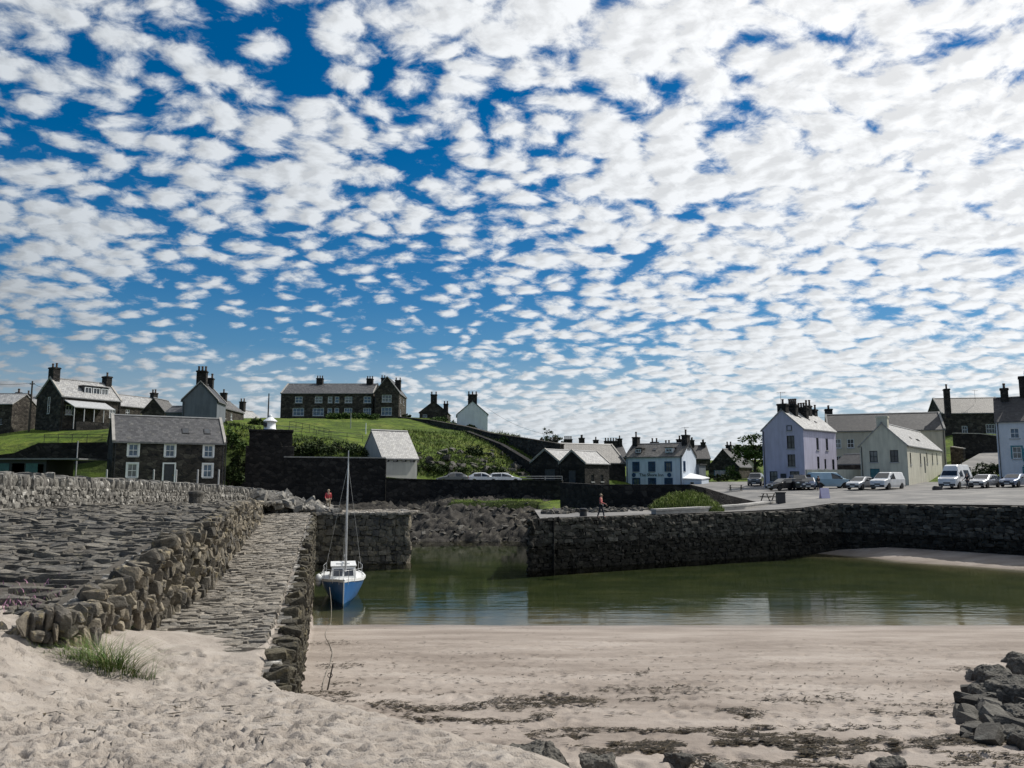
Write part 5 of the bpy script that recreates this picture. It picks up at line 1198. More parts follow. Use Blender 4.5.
for x0, x1 in ((-.56, -.05), (.05, .56)):
    m_ = MB(); m_.add([(x0, -1.205, 1.25), (x1, -1.205, 1.25), (x1*.95, -1.02, 1.62), (x0*.95, -1.02, 1.62)], [(0, 1, 2, 3)]); m_.build('window', M['pane'], cab)
for sd in (-1, 1):
    m_ = MB(); m_.add([(sd*.755, -.7, 1.3), (sd*.76, 1.1, 1.3), (sd*.71, 1.1, 1.62), (sd*.70, -.6, 1.62)], [(0, 1, 2, 3)]); m_.build('window', M['pane'], cab)
m_ = MB(); m_.box(-.35, .35, -.35, .35, 1.802, 1.88); m_.build('hatch', M['gelcoat'], cab)
m_ = MB(); m_.tube([(.12, -1.05, 1.0), (.12, -1.02, 4.2), (.12, -.95, 7.65)], [.06, .055, .04], 8); m_.box(.09, .15, -1.02, -.96, 7.6, 8.3); mast = m_.build('mast', M['alu'], boat)
m_ = MB(); m_.tube([(.12, -1.0, 2.05), (.1, 1.9, 2.1)], .045, 8); m_.build('boom', M['alu'], boat)
m_ = MB()
for p in ((0, -3.2, 1.25), (-1.1, 0, 1.0), (1.1, 0, 1.0), (0, 2.9, 1.0)): m_.tube([p, (.12, -.96, 7.5)], .007, 4)
m_.build('rigging', M['alu'], boat)
m_ = MB()
for sd in (-1, 1):
    pts = [(sd*.25, -2.9, 1.75), (sd*.6, -2.2, 1.7), (sd*1.05, -.6, 1.6), (sd*1.12, 1.2, 1.6), (sd*.95, 2.8, 1.6)]
    m_.tube(pts, .014, 5)
    for p in pts: m_.tube([(p[0], p[1], 1.0), p], .014, 5)
m_.tube([(-.25, -2.9, 1.75), (0, -3.2, 1.76), (.25, -2.9, 1.75)], .016, 5); m_.build('guard_rail', M['alu'], boat)
for y, z in ((-.9, 1.15), (.2, .75)):
    m_ = MB(); m_.lathe([(.0, -.24), (.12, -.2), (.19, -.08), (.2, .02), (.15, .16), (.05, .22), (.0, .24)], 12, (-1.36, y, z)); m_.tube([(-1.36, y, z+.22), (-1.1, y, 1.5)], .012, 4); m_.build('fender', M['gelcoat'], boat, True)
m_ = MB(); m_.box(-.2, .2, 3.02, 3.3, .35, 1.3); m_.box(-.08, .08, 3.05, 3.2, -.5, .35); m_.build('outboard', M['black_metal'], boat, bevel=.03)
# mooring rope and anchor
ap = G(328, 690, 2.0)
for _ in range(5): ap = G(328, 690, sand_z(ap.x, ap.y))
bowp = Vector((bx_, BY-3.15, .9)); m_ = MB(); pts = []
for k in range(26):
    f = k/25; p = bowp.lerp(Vector((ap.x, ap.y, sand_z(ap.x, ap.y)+.05)), f); g_ = max(sand_z(p.x, p.y), -.05)+.02
    p.z = max(g_, .9*(1-f*5.5) if f < .2 else g_); p.x += math.sin(f*11)*.12; pts.append(p)
m_.tube(pts, .012, 5); tag(m_.build('mooring_rope', M['rope']), 'wet mooring rope trailing from the boat bow up the sand', 'rope')
an = thing('mooring_stake', 'thin leaning mooring stake in the weed beside the pier', 'stake', ap)
m_ = MB(); m_.tube([(-.04, 0, -.15), (.08, .05, .52)], [.02, .014], 6); m_.build('shaft', M['pole_wood'], an)
m_ = MB(); m_.tube([(.03+.05*math.cos(k), .02, .3+.05*math.sin(k)) for k in np.linspace(0, 6.28, 9)], .009, 5); m_.build('ring', M['black_metal'], an)
# buoy
bq = G(516, 539.5, 0); bu = thing('mooring_buoy', 'white mooring buoy floating near the rocks at the harbour mouth', 'buoy', bq)
m_ = MB(); m_.lathe([(0, -.25), (.2, -.18), (.32, 0), (.3, .18), (.16, .3), (.05, .33), (.05, .42), (0, .43)], 14); m_.build('float', M['gelcoat'], bu, True)
m_ = MB(); m_.tube([(-.06, 0, .42), (-.05, 0, .5), (.05, 0, .5), (.06, 0, .42)], .015, 6); m_.build('ring', M['black_metal'], bu)

# ---------------------------------------------------------------- vehicles
M['tyre'] = plain('tyre', (.012, .012, .013), .8); M['rim'] = plain('rim', (.35, .35, .36), .35, .8)
M['car_glass'] = glassy('car_glass', (.012, .014, .016), .03); M['lens'] = plain('lamp_lens', (.7, .72, .72), .15, var=.03); M['tail'] = plain('tail_lens', (.3, .01, .01), .2)
M['bumper'] = plain('bumper', (.03, .03, .032), .6); M['plate'] = plain('plate', (.7, .7, .68), .5, var=.02)
def paint(name, c, metal=.0):
    m, n, b, o = newmat(name); n.put(b.inputs['Base Color'], n.mix(n.rng(n.noise(n.new('ShaderNodeTexCoord').outputs['Object'], 1.2, 4), .4, .7), c, tuple(x*.85 for x in c)))
    b.inputs['Roughness'].default_value = .32; b.inputs['Metallic'].default_value = metal; b.inputs['Coat Weight'].default_value = .6; b.inputs['Coat Roughness'].default_value = .05
    return m
# profile: x along (front = 0), bonnet/roof line; glass pillars given as x positions
CARS = {
 'hatch': dict(L=4.1, Wd=1.74, top=[(0, .62), (.12, .78), (.95, .98), (1.75, 1.44), (2.1, 1.49), (3.2, 1.46), (3.75, 1.2), (4.05, .95), (4.1, .6)], belt=.93, gl=(1.0, 1.7, 3.25, 3.8), wh=(.78, 3.3), r=.31),
 'estate': dict(L=4.6, Wd=1.78, top=[(0, .6), (.12, .75), (1.1, .96), (1.9, 1.42), (2.3, 1.47), (3.9, 1.43), (4.4, 1.05), (4.57, .9), (4.6, .6)], belt=.92, gl=(1.15, 1.85, 3.9, 4.38), wh=(.85, 3.65), r=.32),
 'jeep': dict(L=4.3, Wd=1.85, top=[(0, .75), (.1, 1.0), (1.15, 1.12), (1.65, 1.72), (1.9, 1.8), (4.0, 1.8), (4.25, 1.2), (4.3, .7)], belt=1.12, gl=(1.18, 1.62, 3.95, 4.2), wh=(.8, 3.4), r=.38),
 'van': dict(L=4.9, Wd=1.9, top=[(0, .7), (.1, 1.0), (.85, 1.18), (1.65, 1.86), (2.0, 1.93), (4.7, 1.93), (4.86, 1.75), (4.9, .6)], belt=1.12, gl=(.9, 1.6, 2.6, 4.86), wh=(.85, 3.85), r=.34),
 'camper': dict(L=5.5, Wd=2.05, top=[(0, .75), (.08, 1.08), (.75, 1.28), (1.25, 1.95), (1.45, 2.45), (1.8, 2.6), (5.3, 2.6), (5.45, 2.45), (5.5, .6)], belt=1.25, gl=(.78, 1.22, 2.4, 5.45), wh=(.9, 4.2), r=.36)}
def vehicle(name, label, cat, kind, pm, x, y, z, rz, group='vehicles parked around the harbour', rim='rim'):
    k = CARS[kind]; Lc, hw = k['L'], k['Wd']/2; top = k['top']
    t = thing(name, label, cat, (x, y, z), rz, group)         # local x: front at -L/2
    tz = lambda q: float(np.interp(q, [p[0] for p in top], [p[1] for p in top]))
    xs_ = sorted(set([p[0] for p in top] + list(np.linspace(.03, Lc-.03, 22))))
    m_ = MB(); vs = []; nr = 10
    for q in xs_:
        zt_ = tz(q); e = min(q, Lc-q); nb = 1-.16*math.exp(-e*3.2); zb0 = .24
        arch = max([.0]+[math.sqrt(max(0, (k['r']+.07)**2-(q-w_)**2))+k['r']-zb0-.02 for w_ in k['wh'] if abs(q-w_) < k['r']+.07])
        zl = zb0+max(0, arch); belt = min(k['belt'], zt_-.03); tum = max(0, zt_-k['belt'])
        wt_ = hw*nb-.06-tum*.24
        for (wx_, z_) in ((hw*nb-.06, zl), (hw*nb, max(.5, zl+.02)), (hw*nb, belt), (max(.1, wt_), zt_-.05), (max(.1, wt_-.1), zt_)): vs.append((q-Lc/2, -wx_, z_))
        for (wx_, z_) in ((max(.1, wt_-.1), zt_), (max(.1, wt_), zt_-.05), (hw*nb, belt), (hw*nb, max(.5, zl+.02)), (hw*nb-.06, zl)): vs.append((q-Lc/2, wx_, z_))
    ns = len(xs_)
    fs = [(i*nr+a, i*nr+(a+1) % nr, (i+1)*nr+(a+1) % nr, (i+1)*nr+a) for i in range(ns-1) for a in range(nr)] + [tuple(range(nr)), tuple(range((ns-1)*nr, ns*nr))]
    m_.add(vs, fs); m_.build('body', pm, t, False)
    # glass: windscreen, rear, sides just proud of the body
    g0, g1, g2, g3 = k['gl']; b = k['belt']
    def sidew(q, z_):
        tum = max(0, tz(q)-b); f = 0 if tum < .02 else min(1, (z_-b)/max(.02, tum-.05)); return (hw-(.06+tum*.24)*f)
    m_ = MB(); wz0, wz1 = tz(g0)+.03, tz(g1)-.02
    off = .012
    m_.add([(g0+.05-Lc/2-off, -hw*.80, tz(g0+.05)+off), (g0+.05-Lc/2-off, hw*.80, tz(g0+.05)+off), (g1-Lc/2-off, hw*.70, tz(g1)+off), (g1-Lc/2-off, -hw*.70, tz(g1)+off)], [(0, 1, 2, 3)]); m_.build('windscreen', M['car_glass'], t, fix=False)
    if kind not in ('van', 'camper'):
        m_ = MB(); m_.add([(g2+.05-Lc/2+off, -hw*.7, tz(g2+.05)+off), (g2+.05-Lc/2+off, hw*.7, tz(g2+.05)+off), (g3-Lc/2+off, hw*.78, tz(g3)+off), (g3-Lc/2+off, -hw*.78, tz(g3)+off)], [(0, 1, 2, 3)]); m_.build('rear_window', M['car_glass'], t, fix=False)
    else:
        m_ = MB(); zt_ = tz(g3-.15); m_.box(Lc/2+.002, Lc/2+.014, -hw*.7, hw*.7, b+.05, zt_-.25); m_.build('rear_window', M['car_glass'], t)
    for sd in (-1, 1):
        spans = [(g0+.35, (g0+g2)/2+.15), ((g0+g2)/2+.23, g2+.1)] if kind not in ('van', 'camper') else [(g0+.4, g2-.2)] + ([(g2+.3, 4.3)] if kind == 'camper' else [])
        for (a, c) in spans:
            z1a, z1c = min(tz(a)-.09, b+.75), min(tz(c)-.09, b+.75)
            m_ = MB(); m_.add([(q-Lc/2, sd*(sidew(q, z_)+.012), z_) for q, z_ in ((a, b+.03), (c, b+.03), (c, max(b+.06, z1c)), (a+.05, max(b+.06, z1a)))], [(0, 1, 2, 3)]); m_.build('side_window', M['car_glass'], t, fix=False)
        for wq in k['wh']:
            m_ = MB(); m_.lathe([(k['r']*.55, -.1), (k['r']*.96, -.1), (k['r'], -.06), (k['r'], .06), (k['r']*.96, .1), (k['r']*.55, .1)], 16); w_ = m_.build('wheel', M['tyre'], t)
            w_.location = (wq-Lc/2, sd*(hw-.11), k['r']); w_.rotation_euler = (R(90), 0, 0)
            m_ = MB(); m_.lathe([(0, -.05), (k['r']*.6, -.06), (k['r']*.62, .0), (k['r']*.6, .06), (0, .05)], 10); m_.build('rim', M[rim], w_)
        zf = tz(.12)-.1; m_ = MB(); m_.box(-Lc/2-.012, -Lc/2+.14, sd*hw*.52-.16*1, sd*hw*.52+.16, zf-.12, zf+.03); m_.build('headlight', M['lens'], t, bevel=.02)
        m_ = MB(); m_.box(Lc/2-.1, Lc/2+.015, sd*hw*.72-.09, sd*hw*.72+.09, .7, .95); m_.build('tail_light', M['tail'], t)
        m_ = MB(); m_.box(g0+.32-Lc/2, g0+.45-Lc/2, sd*(hw+.02)-.01, sd*(hw+.18), b+.02, b+.17) if sd > 0 else m_.box(g0+.32-Lc/2, g0+.45-Lc/2, -hw-.18, -hw-.01, b+.02, b+.17); m_.build('mirror', M['bumper'], t)
    m_ = MB(); m_.box(-Lc/2-.05, -Lc/2+.05, -hw*.82, hw*.82, .28, .5); m_.box(-Lc/2-.02, -Lc/2+.04, -hw*.35, hw*.35, .54, .66); m_.build('front_bumper', M['bumper'], t, bevel=.02)
    m_ = MB(); m_.box(Lc/2-.05, Lc/2+.05, -hw*.84, hw*.84, .3, .52); m_.build('rear_bumper', M['bumper'], t, bevel=.02)
    m_ = MB(); m_.box(-Lc/2-.062, -Lc/2-.052, -.26, .26, .36, .47); m_.build('number_plate', M['plate'], t)
    return t
pw_ = paint('white_paint', (.72, .73, .74)); psl = paint('silver_paint', (.42, .43, .45), .5); pbl = paint('dark_blue_paint', (.03, .05, .11)); pbk = paint('black_paint', (.015, .015, .017)); plb = paint('light_blue_paint', (.28, .42, .52)); pgr = paint('grey_paint', (.14, .145, .15), .3)
def park(px, Y, rz, *a, dz=0, **kw):
    x = xat(px, Y, 485); z = float(zr(x, Y)); return vehicle(*a[:3], *a[3:5], x, Y, z+dz, rz, **kw)
# rz: heading of the tail; front points to local -x.  R(60): nose towards the viewer and slightly left
park(888, 88.5, R(38), 'parked_van', 'white van parked nose out in front of the cream hall', 'van', 'van', pw_)
park(861, 89, R(40), 'parked_car', 'silver hatchback parked left of the white van', 'car', 'hatch', psl)
park(829, 94.5, R(180), 'parked_van', 'light blue van parked sideways along the cream yard wall', 'van', 'van', plb)
park(808, 94, R(70), 'parked_car', 'dark blue car parked next to the light blue van', 'car', 'hatch', pbl)
park(799, 94.5, R(80), 'parked_jeep', 'black off-roader between dark blue car and lavender gable', 'car', 'jeep', pbk)
park(785, 94.0, R(20), 'parked_car', 'black car parked across the door of the lavender house', 'car', 'estate', pbk)
park(956, 86.5, R(42), 'camper_van', 'white high-roofed camper van parked at the foot of the lane', 'camper van', 'camper', pw_)
park(985, 86, R(38), 'parked_car', 'silver estate car parked right of the camper van', 'car', 'estate', psl)
park(1016, 86, R(36), 'parked_car', 'blue-grey car in front of the white corner house at right edge', 'car', 'estate', paint('blue_grey_paint', (.10, .14, .24), .3))
park(756, 109, R(65), 'parked_jeep', 'dark off-roader left of the lavender house seen from the front', 'car', 'jeep', pgr)
def cpark(px, Y, rz, *a): x = xat(px, Y, 478); vehicle(*a, x, Y, zat(481.5, Y)-.3, rz)
for q in ((483, 103.5, R(188), 'parked_car', 'white hatchback behind the harbour wall, left of its twin', 'car', 'hatch', pw_), (504, 104, R(188), 'parked_car', 'white estate car behind the harbour wall, right of the hatchback', 'car', 'estate', pw_), (452, 102.5, R(15), 'parked_car', 'dark car with pale rear parked near the pale shed', 'car', 'hatch', pgr)): cpark(*q)
hr_ = MB(); P_ = [(xat(px, 100.5), 100.5, lz(xat(px, 100.5), 100.5)) for px in np.linspace(432, 560, 12)]; P_ = [(x, y, zat(481.5, y)-.3) for x, y, z in P_]
rd = MB()
for a, b in zip(P_, P_[1:]): rd.quad((a[0], 97.8 if a[0] < 0 else 95.5, a[2]-.25), (b[0], 97.8 if b[0] < 0 else 95.5, b[2]-.25), (b[0], 107, b[2]+.02), (a[0], 107, a[2]+.02))
struct(rd.build('harbour_track', M['road']))

# ---------------------------------------------------------------- people
SKIN = plain('skin', (.45, .27, .2), .6, var=.05)
def skinned(name, verts, edges, radii, mat_, parent, sub=1):
    me = bpy.data.meshes.new(name); me.from_pydata(verts, edges, []); o = bpy.data.objects.new(name, me); COL.objects.link(o)
    sm = o.modifiers.new('skin', 'SKIN'); sm.use_smooth_shade = True
    for i, r_ in enumerate(radii): me.skin_vertices[0].data[i].radius = r_ if hasattr(r_, '__len__') else (r_, r_)
    me.skin_vertices[0].data[0].use_root = True
    ss = o.modifiers.new('sub', 'SUBSURF'); ss.levels = ss.render_levels = sub
    bpy.context.view_layer.update()
    nm = bpy.data.meshes.new_from_object(o.evaluated_get(bpy.context.evaluated_depsgraph_get()))
    bpy.data.objects.remove(o); nm.materials.clear(); nm.materials.append(mat_)
    no = bpy.data.objects.new(name, nm); COL.objects.link(no); no.parent = parent
    return no
def person(label, x, y, z, rz, shirt, trousers, hair, stride=.2, arm=.25, bend=0.15, h=1.7, sleeves=True):
    t = thing('person', label, 'person', (x, y, z), rz); s = h/1.7
    S = lambda *p: tuple(q*s for q in p)
    J = {'pel': S(0, 0, .92), 'spi': S(0, -.01, 1.12), 'che': S(0, -.02, 1.30), 'nec': S(0, -.02, 1.44), 'hed': S(0, -.04, 1.56), 'top': S(0, -.03, 1.66)}
    for sd, nm in ((-1, 'l'), (1, 'r')):
        f = stride*sd
        J.update({nm+'hip': S(sd*.09, 0, .88), nm+'kne': S(sd*.10, -f*.5-.03, .49), nm+'ank': S(sd*.10, -f+.02, .09), nm+'toe': S(sd*.12, -f-.14, .04),
                  nm+'sho': S(sd*.18, -.01, 1.38), nm+'elb': S(sd*.24, arm*sd*.35+.03, 1.12), nm+'wri': S(sd*.23, arm*sd-.10-bend*.4, .93+bend*.4), nm+'han': S(sd*.22, arm*sd-.14-bend*.5, .86+bend*.45)})
    order = list(J); ix = {k: i for i, k in enumerate(order)}
    E = [('pel', 'spi'), ('spi', 'che'), ('che', 'nec'), ('nec', 'hed'), ('hed', 'top')]
    for n_ in 'lr': E += [('pel', n_+'hip'), (n_+'hip', n_+'kne'), (n_+'kne', n_+'ank'), (n_+'ank', n_+'toe'), ('che', n_+'sho'), (n_+'sho', n_+'elb'), (n_+'elb', n_+'wri'), (n_+'wri', n_+'han')]
    RR = {'pel': (.14, .10), 'spi': (.125, .09), 'che': (.15, .10), 'nec': .055, 'hed': (.08, .095), 'top': (.06, .07), 'hip': .085, 'kne': .058, 'ank': .042, 'toe': .04, 'sho': .06, 'elb': .042, 'wri': .03, 'han': .036}
    def rad(k, g=1.0): r_ = RR.get(k, RR.get(k[1:])); return tuple(q*s*g for q in r_) if hasattr(r_, '__len__') else (r_*s*g,)*2
    body = skinned('body', [J[k] for k in order], [(ix[a], ix[b]) for a, b in E], [rad(k) for k in order], SKIN, t)
    # fingers and nose joined as small tapered chains in the same mesh
    m_ = MB()
    for n_, sd in (('l', -1), ('r', 1)):
        hnd = Vector(J[n_+'han'])
        for q in range(4): m_.tube([hnd+Vector((0, (q-1.5)*.019, -.02))*s, hnd+Vector((-sd*.006, (q-1.5)*.021-.01, -.07))*s, hnd+Vector((-sd*.02, (q-1.5)*.02-.015, -.105+abs(q-1.3)*.008))*s], [.0095*s, .0085*s, .006*s], 6)
        m_.tube([hnd+Vector((0, -.03, .0))*s, hnd+Vector((-sd*.015, -.055, -.03))*s, hnd+Vector((-sd*.02, -.06, -.06))*s], [.011*s, .01*s, .007*s], 6)
    m_.tube([Vector(J['hed'])+Vector((0, -.085, .01))*s, Vector(J['hed'])+Vector((0, -.115, -.02))*s], [.008*s, .016*s], 6)
    for sd in (-1, 1): m_.lathe([(0, -.02*s), (.018*s, 0), (0, .03*s)], 6, tuple(Vector(J['hed'])+Vector((sd*.08, 0, 0))*s))
    extra = m_.build('tmp', SKIN); bm = bmesh.new(); bm.from_mesh(body.data); bm.from_mesh(extra.data); bm.to_mesh(body.data); bm.free(); bpy.data.objects.remove(extra)
    up = ['pel', 'spi', 'che', 'nec'] + [n_+q for n_ in 'lr' for q in (('sho', 'elb', 'wri') if sleeves else ('sho', 'elb'))]
    ui = {k: i for i, k in enumerate(up)}
    ue = [(a, b) for a, b in E if a in ui and b in ui]
    P_ = {k: J[k] for k in up}; P_['nec'] = S(0, -.02, 1.42)
    skinned('jacket' if sleeves else 'shirt', [P_[k] for k in up], [(ui[a], ui[b]) for a, b in ue], [rad(k, 1.17) for k in up], shirt, t)
    lo = ['pel'] + [n_+q for n_ in 'lr' for q in ('hip', 'kne', 'ank')]; li = {k: i for i, k in enumerate(lo)}
    skinned('trousers', [J[k] for k in lo], [(li[a], li[b]) for a, b in E if a in li and b in li], [rad(k, 1.16) for k in lo], trousers, t)
    m_ = MB(); c = Vector(J['hed'])+Vector((0, .02, .045))*s; m_.lathe([(.085*s, -.05*s), (.10*s, .0), (.092*s, .05*s), (.06*s, .085*s), (0, .098*s)], 12, tuple(c)); m_.build('hair', hair, t, True)
    for n_ in 'lr':
        a = Vector(J[n_+'ank']); m_ = MB(); m_.tube([a+Vector((0, .06, -.045))*s, a+Vector((0, -.02, -.03))*s, a+Vector((.01, -.13, -.05))*s, a+Vector((.01, -.19, -.06))*s], [.035*s, .05*s, .043*s, .025*s], 8); m_.build('shoe', M['bumper'], t)
    return t
red = plain('red_cloth', (.42, .05, .06), .8, bumps=.2); pink = plain('pink_cloth', (.55, .16, .15), .8, bumps=.2); navy = plain('navy_cloth', (.02, .025, .04), .8); blackc = plain('black_cloth', (.015, .015, .016), .8); khaki = plain('khaki_cloth', (.3, .25, .18), .8)
hair1 = plain('brown_hair', (.05, .03, .02), .6); hair2 = plain('fair_hair', (.32, .25, .17), .6)
x, y = W(601, 518, 55)[:2]; z = float(zr(x, y)); person('person in pink top and dark trousers walking along the right-hand quay', x, y, z+.02, R(70), pink, navy, hair2, .22)
x, y = W(328, 508, 60.5)[:2]; person('person in dark red jacket standing at the far end of the pier', x, y, PZ+.03, R(20), red, khaki, hair2, .08)
x, y = W(969, 505, 84)[:2]; person('person dressed in black striding along the road near the camper van', x, y, float(zr(x, y))+.01, R(-70), blackc, navy, hair1, .3)
x, y = W(819, 497, 91)[:2]; person('person in dark clothes standing in front of the light blue van', x, y, float(zr(x, y))+.01, R(10), blackc, navy, hair1, .1)

# ---------------------------------------------------------------- street furniture and small things
def bollard(lab, x, y, z, h, r, mt_='boulder'):
    m_ = MB(); m_.lathe([(r*1.02, -.2), (r, .05), (r*.92, h*.6), (r*1.08, h*.82), (r*1.0, h*.95), (r*.6, h), (0, h)], 12)
    o = m_.build('bollard', M[mt_]); o.location = (x, y, z); return tag(o, lab, 'bollard')
p = G(195.5, 506, 4.95); bollard('stumpy grey stone bollard on the platform in front of the parapet', p.x, p.y, float(plat_z(0, p.y))-.1, .78, .36)
x, y = W(588, 518, 54.6)[:2]; x2 = x; bollard('short dark mooring bollard at the edge of the right-hand quay', x, float(qfront(x))+1.6, 3.5, .62, .28, 'black_metal')
x, y = W(336, 509, 60)[:2]; bollard('small stone bollard at the tip of the pier beside the person', x, 60.2, PZ, .5, .24)
def pole(name, lab, px, Y, ytop, zb, r=.07, mt_='pole_wood', cat='pole', arms=0):
    x = xat(px, Y, ytop); zt_ = zat(ytop, Y); t = thing(name, lab, cat, (x, Y, zb)); m_ = MB()
    m_.tube([(0, 0, -.5), (0, 0, zt_-zb)], [r*1.2, r*.8], 7); m_.build('shaft', M[mt_], t)
    if arms:
        m_ = MB(); m_.box(-arms, arms, -.05, .05, zt_-zb-.5, zt_-zb-.4); [m_.lathe([(.04, 0), (.05, .1), (0, .14)], 6, (q, 0, zt_-zb-.4)) for q in (-arms*.8, arms*.8)]; m_.build('crossarm', M[mt_], t)
    return t
pole('telegraph_pole', 'dark wooden telegraph pole standing on the lawn left of the gabled house', 32.5, 110, 381, zat(428, 110), .13, arms=.35)
pole('garden_pole', 'slender grey washing pole rising behind the left parapet', 78, 88, 441, 5.6, .07, 'grey_trim')
pole('signal_pole', 'thin dark mast standing directly behind the white beacon', 269, 100, 393.5, zat(428, 100), .09, 'black_metal')
pole('lamp_post', 'slim lamp post at the right corner of the rubble stone house', 226.5, 86, 437, 5.6, .06, 'black_metal')
pole('flag_pole', 'pale thin flagpole on the lawn below the hill house', 351, 140, 413, zat(436, 140), .07, 'grey_trim')
pole('garden_post', 'short pale post on the lawn above the shed roof', 366, 125, 423, zat(434, 125), .08, 'white_trim')
pole('aerial_mast', 'bare aerial mast on the skyline above the warehouses', 558, 150, 434, 8, .05, 'black_metal')
pole('lane_post', 'slim sign post at the foot of the lane above the camper van', 961, 97, 459, 5.0, .05, 'black_metal')
for px in (107, 154, 176.5, 198, 219):
    x = xat(px, 79, 470); t = MB(); t.box(-.06, .06, -.06, .06, -1.9, .22); t.add([(-.08, -.08, .22), (.08, -.08, .22), (.08, .08, .22), (-.08, .08, .22), (0, 0, .32)], [(0, 1, 4), (1, 2, 4), (2, 3, 4), (3, 0, 4)])
    o = t.build('fence_post', M['grey_trim']); o.location = (x, 79, zat(471, 79)-.15); tag(o, {107: 'leftmost pale post in front of the rubble stone house', 154: 'pale post left of the stone house door', 176.5: 'pale post just right of the stone house door', 198: 'pale post below the right-hand windows of the stone house', 219: 'pale post at the right corner of the stone house'}[px], 'post', 'posts before the stone house')
# railings on the hill
def railing(lab, pts, hh=1.1, n=14, mt_='black_metal'):
    o0 = Vector(pts[0]); t = thing('railing', lab, 'railing', o0); q = [Vector(p)-o0 for p in dense(pts, 1.6)]
    m_ = MB(); [m_.tube([a+Vector((0, 0, f)), b+Vector((0, 0, f))], .028, 5) for a, b in zip(q, q[1:]) for f in (hh, hh*.55)]; m_.build('rails', M[mt_], t)
    for a in q: m_ = MB(); m_.tube([a+Vector((0, 0, -.4)), a+Vector((0, 0, hh+.04))], .035, 5); m_.build('post', M[mt_], t)
def onland(px, Y): x = xat(px, Y); return (x, Y, lz(x, Y))
railing('thin dark railing stepping across the lawn behind the beacon', [onland(288, 122), onland(308, 118), onland(328, 113)])
railing('long railing along the lower edge of the lawn above the sea wall', [onland(262, 106), onland(300, 109), onland(330, 110), onland(362, 112)])
railing('garden fence along the upper lawn below the gabled house', [(xat(px, 99), 99, zat(441.5, 99)) for px in (42, 70, 100, 113)], .9)
railing('handrail beside the parked cars on the harbour wall', [(xat(px, 98.5), 98.5, zat(481, 98.5)) for px in (520, 545, 562)], .6, mt_='grey_trim')
# A-board sign, bin, benches
x, y = W(825, 506, 76)[:2]; zz_ = float(zr(x, y)); t = thing('sign_board', 'lilac folding sign board standing on the quay near the road', 'sign', (x, y, zz_))
M['lilac'] = plain('lilac_board', (.60, .55, .72), .6, var=.05)
for sd in (-1, 1): m_ = MB(); m_.add([(-.42, sd*.3, 0), (.42, sd*.3, 0), (.42, sd*.04, 1.0), (-.42, sd*.04, 1.0), (-.42, sd*.3-.03, 0), (.42, sd*.3-.03, 0), (.42, sd*.04-.03, 1.0), (-.42, sd*.04-.03, 1.0)], [(0, 1, 2, 3), (4, 7, 6, 5), (0, 4, 5, 1), (2, 6, 7, 3), (0, 3, 7, 4), (1, 5, 6, 2)]); m_.build('panel', M['lilac'], t)
x, y = W(781, 509, 73.5)[:2]; zz_ = float(zr(x, y)); t = thing('litter_bin', 'dark square litter bin at the end of the low concrete wall', 'bin', (x, y, zz_))
m_ = MB(); m_.box(-.36, .36, -.34, .34, 0, .95); m_.build('body', M['bumper'], t, bevel=.04); m_ = MB(); m_.box(-.4, .4, -.38, .38, .955, 1.05); m_.build('lid', M['black_metal'], t)
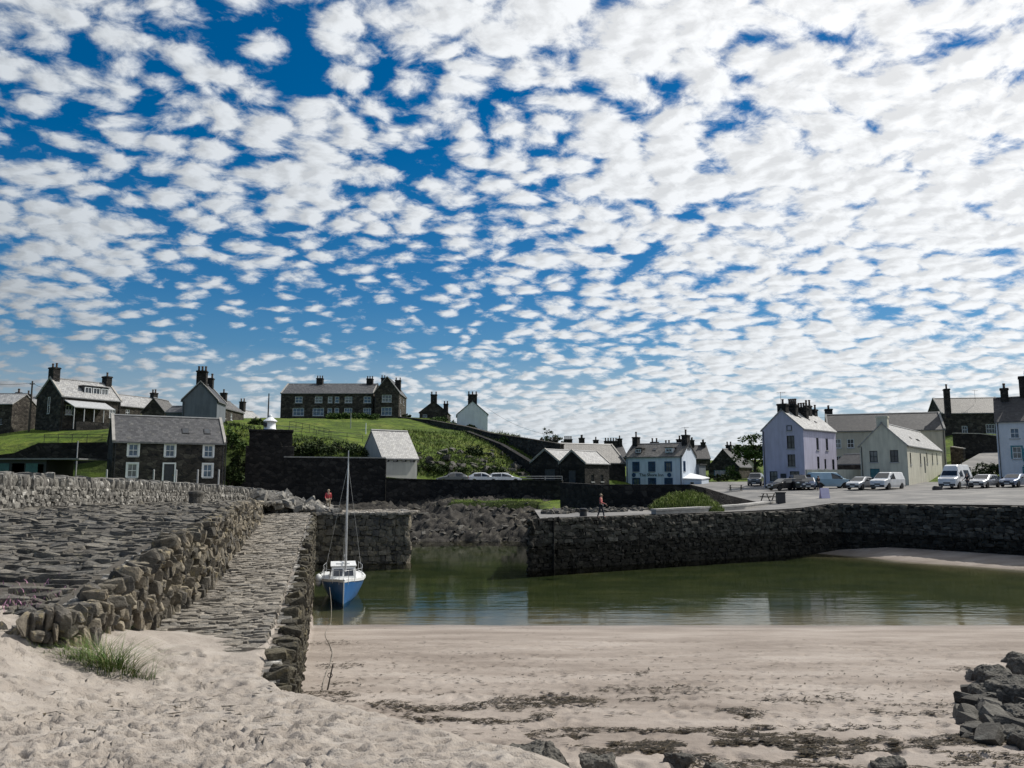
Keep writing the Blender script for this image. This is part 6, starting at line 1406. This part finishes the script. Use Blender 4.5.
def bench(lab, px, Y, rz, py):
    x, y = W(px, py, Y)[:2]; t = thing('picnic_bench', lab, 'bench', (x, y, float(zr(x, y))), rz)
    m_ = MB(); [m_.box(-.9, .9, -.34+k*.23, -.14+k*.23, .72, .76) for k in range(3)]; m_.build('table_top', M['wood_grey'], t)
    for sd in (-1, 1): m_ = MB(); m_.box(-.9, .9, sd*.72-.13, sd*.72+.13, .43, .47); m_.build('seat', M['wood_grey'], t)
    for sx in (-.65, .65):
        m_ = MB(); m_.box(sx-.04, sx+.04, -.8, .8, .36, .43); [m_.add([(sx-.04, s_*.62, 0), (sx+.04, s_*.62, 0), (sx+.04, s_*.2, .72), (sx-.04, s_*.2, .72), (sx-.04, s_*.72, 0), (sx+.04, s_*.72, 0), (sx+.04, s_*.3, .72), (sx-.04, s_*.3, .72)], [(0, 1, 2, 3), (4, 7, 6, 5), (0, 4, 5, 1), (2, 6, 7, 3), (0, 3, 7, 4), (1, 5, 6, 2)]) for s_ in (-1, 1)]; m_.build('leg', M['wood_grey'], t)
bench('wooden picnic bench beside the dark litter bin', 771, 77, R(20), 503); bench('wooden picnic bench further back near the inner wall', 736, 96, R(-10), 494)
x, y = W(938, 501, 84)[:2]; t = MB(); stone(t, (0, 0, .16), np.eye(3), (.8, .5, .45), .1, .1, fine=5); o = t.build('dark_sack', M['bumper']); o.location = (x, y, float(zr(x, y))); tag(o, 'dark bundled sack lying at the road edge near the camper van', 'sack')

def wire(lab, a, b, sag=.5):
    a, b = Vector(a), Vector(b); m_ = MB(); pts = []
    for k in range(13): f = k/12; p = a.lerp(b, f); p.z -= sag*4*f*(1-f); pts.append(p)
    m_.tube(pts, .022, 4); tag(m_.build('overhead_wire', M['black_metal']), lab, 'wire')
wire('overhead wire from the telegraph pole to the gabled house', W(33, 383, 110), W(52, 388, 112.5), .3)
wire('overhead wire from the telegraph pole towards the left edge', W(32, 383, 110), W(-40, 378, 108), .5)
wire('thin wire descending from the white gable house along the hilltop', W(487, 408, 160), W(560, 436, 150), 1.2)
wire('overhead wire from the lavender house chimney to the beige house', W(803, 412, 104), W(834, 416, 126), .5)
def aerial(lab, px, py, Y, h=1.6):
    p = W(px, py, Y); t = thing('roof_aerial', lab, 'aerial', p); m_ = MB(); m_.tube([(0, 0, -.9), (0, 0, h)], .025, 5); m_.build('mast', M['black_metal'], t)
    m_ = MB(); m_.tube([(-.5, .1, h-.1), (.6, -.1, h-.1)], .018, 4); [m_.tube([(q, -.25, h-.1), (q, .25, h-.1)], .012, 4) for q in (-.4, -.15, .1, .35, .55)]; m_.build('crossbars', M['black_metal'], t)
aerial('television aerial on the right chimney of the harbour inn', 685, 437, 122)
aerial('television aerial on the front chimney of the lavender house', 781, 404, 101)
aerial('television aerial above the ridge of the upper right house', 975, 398, 152)
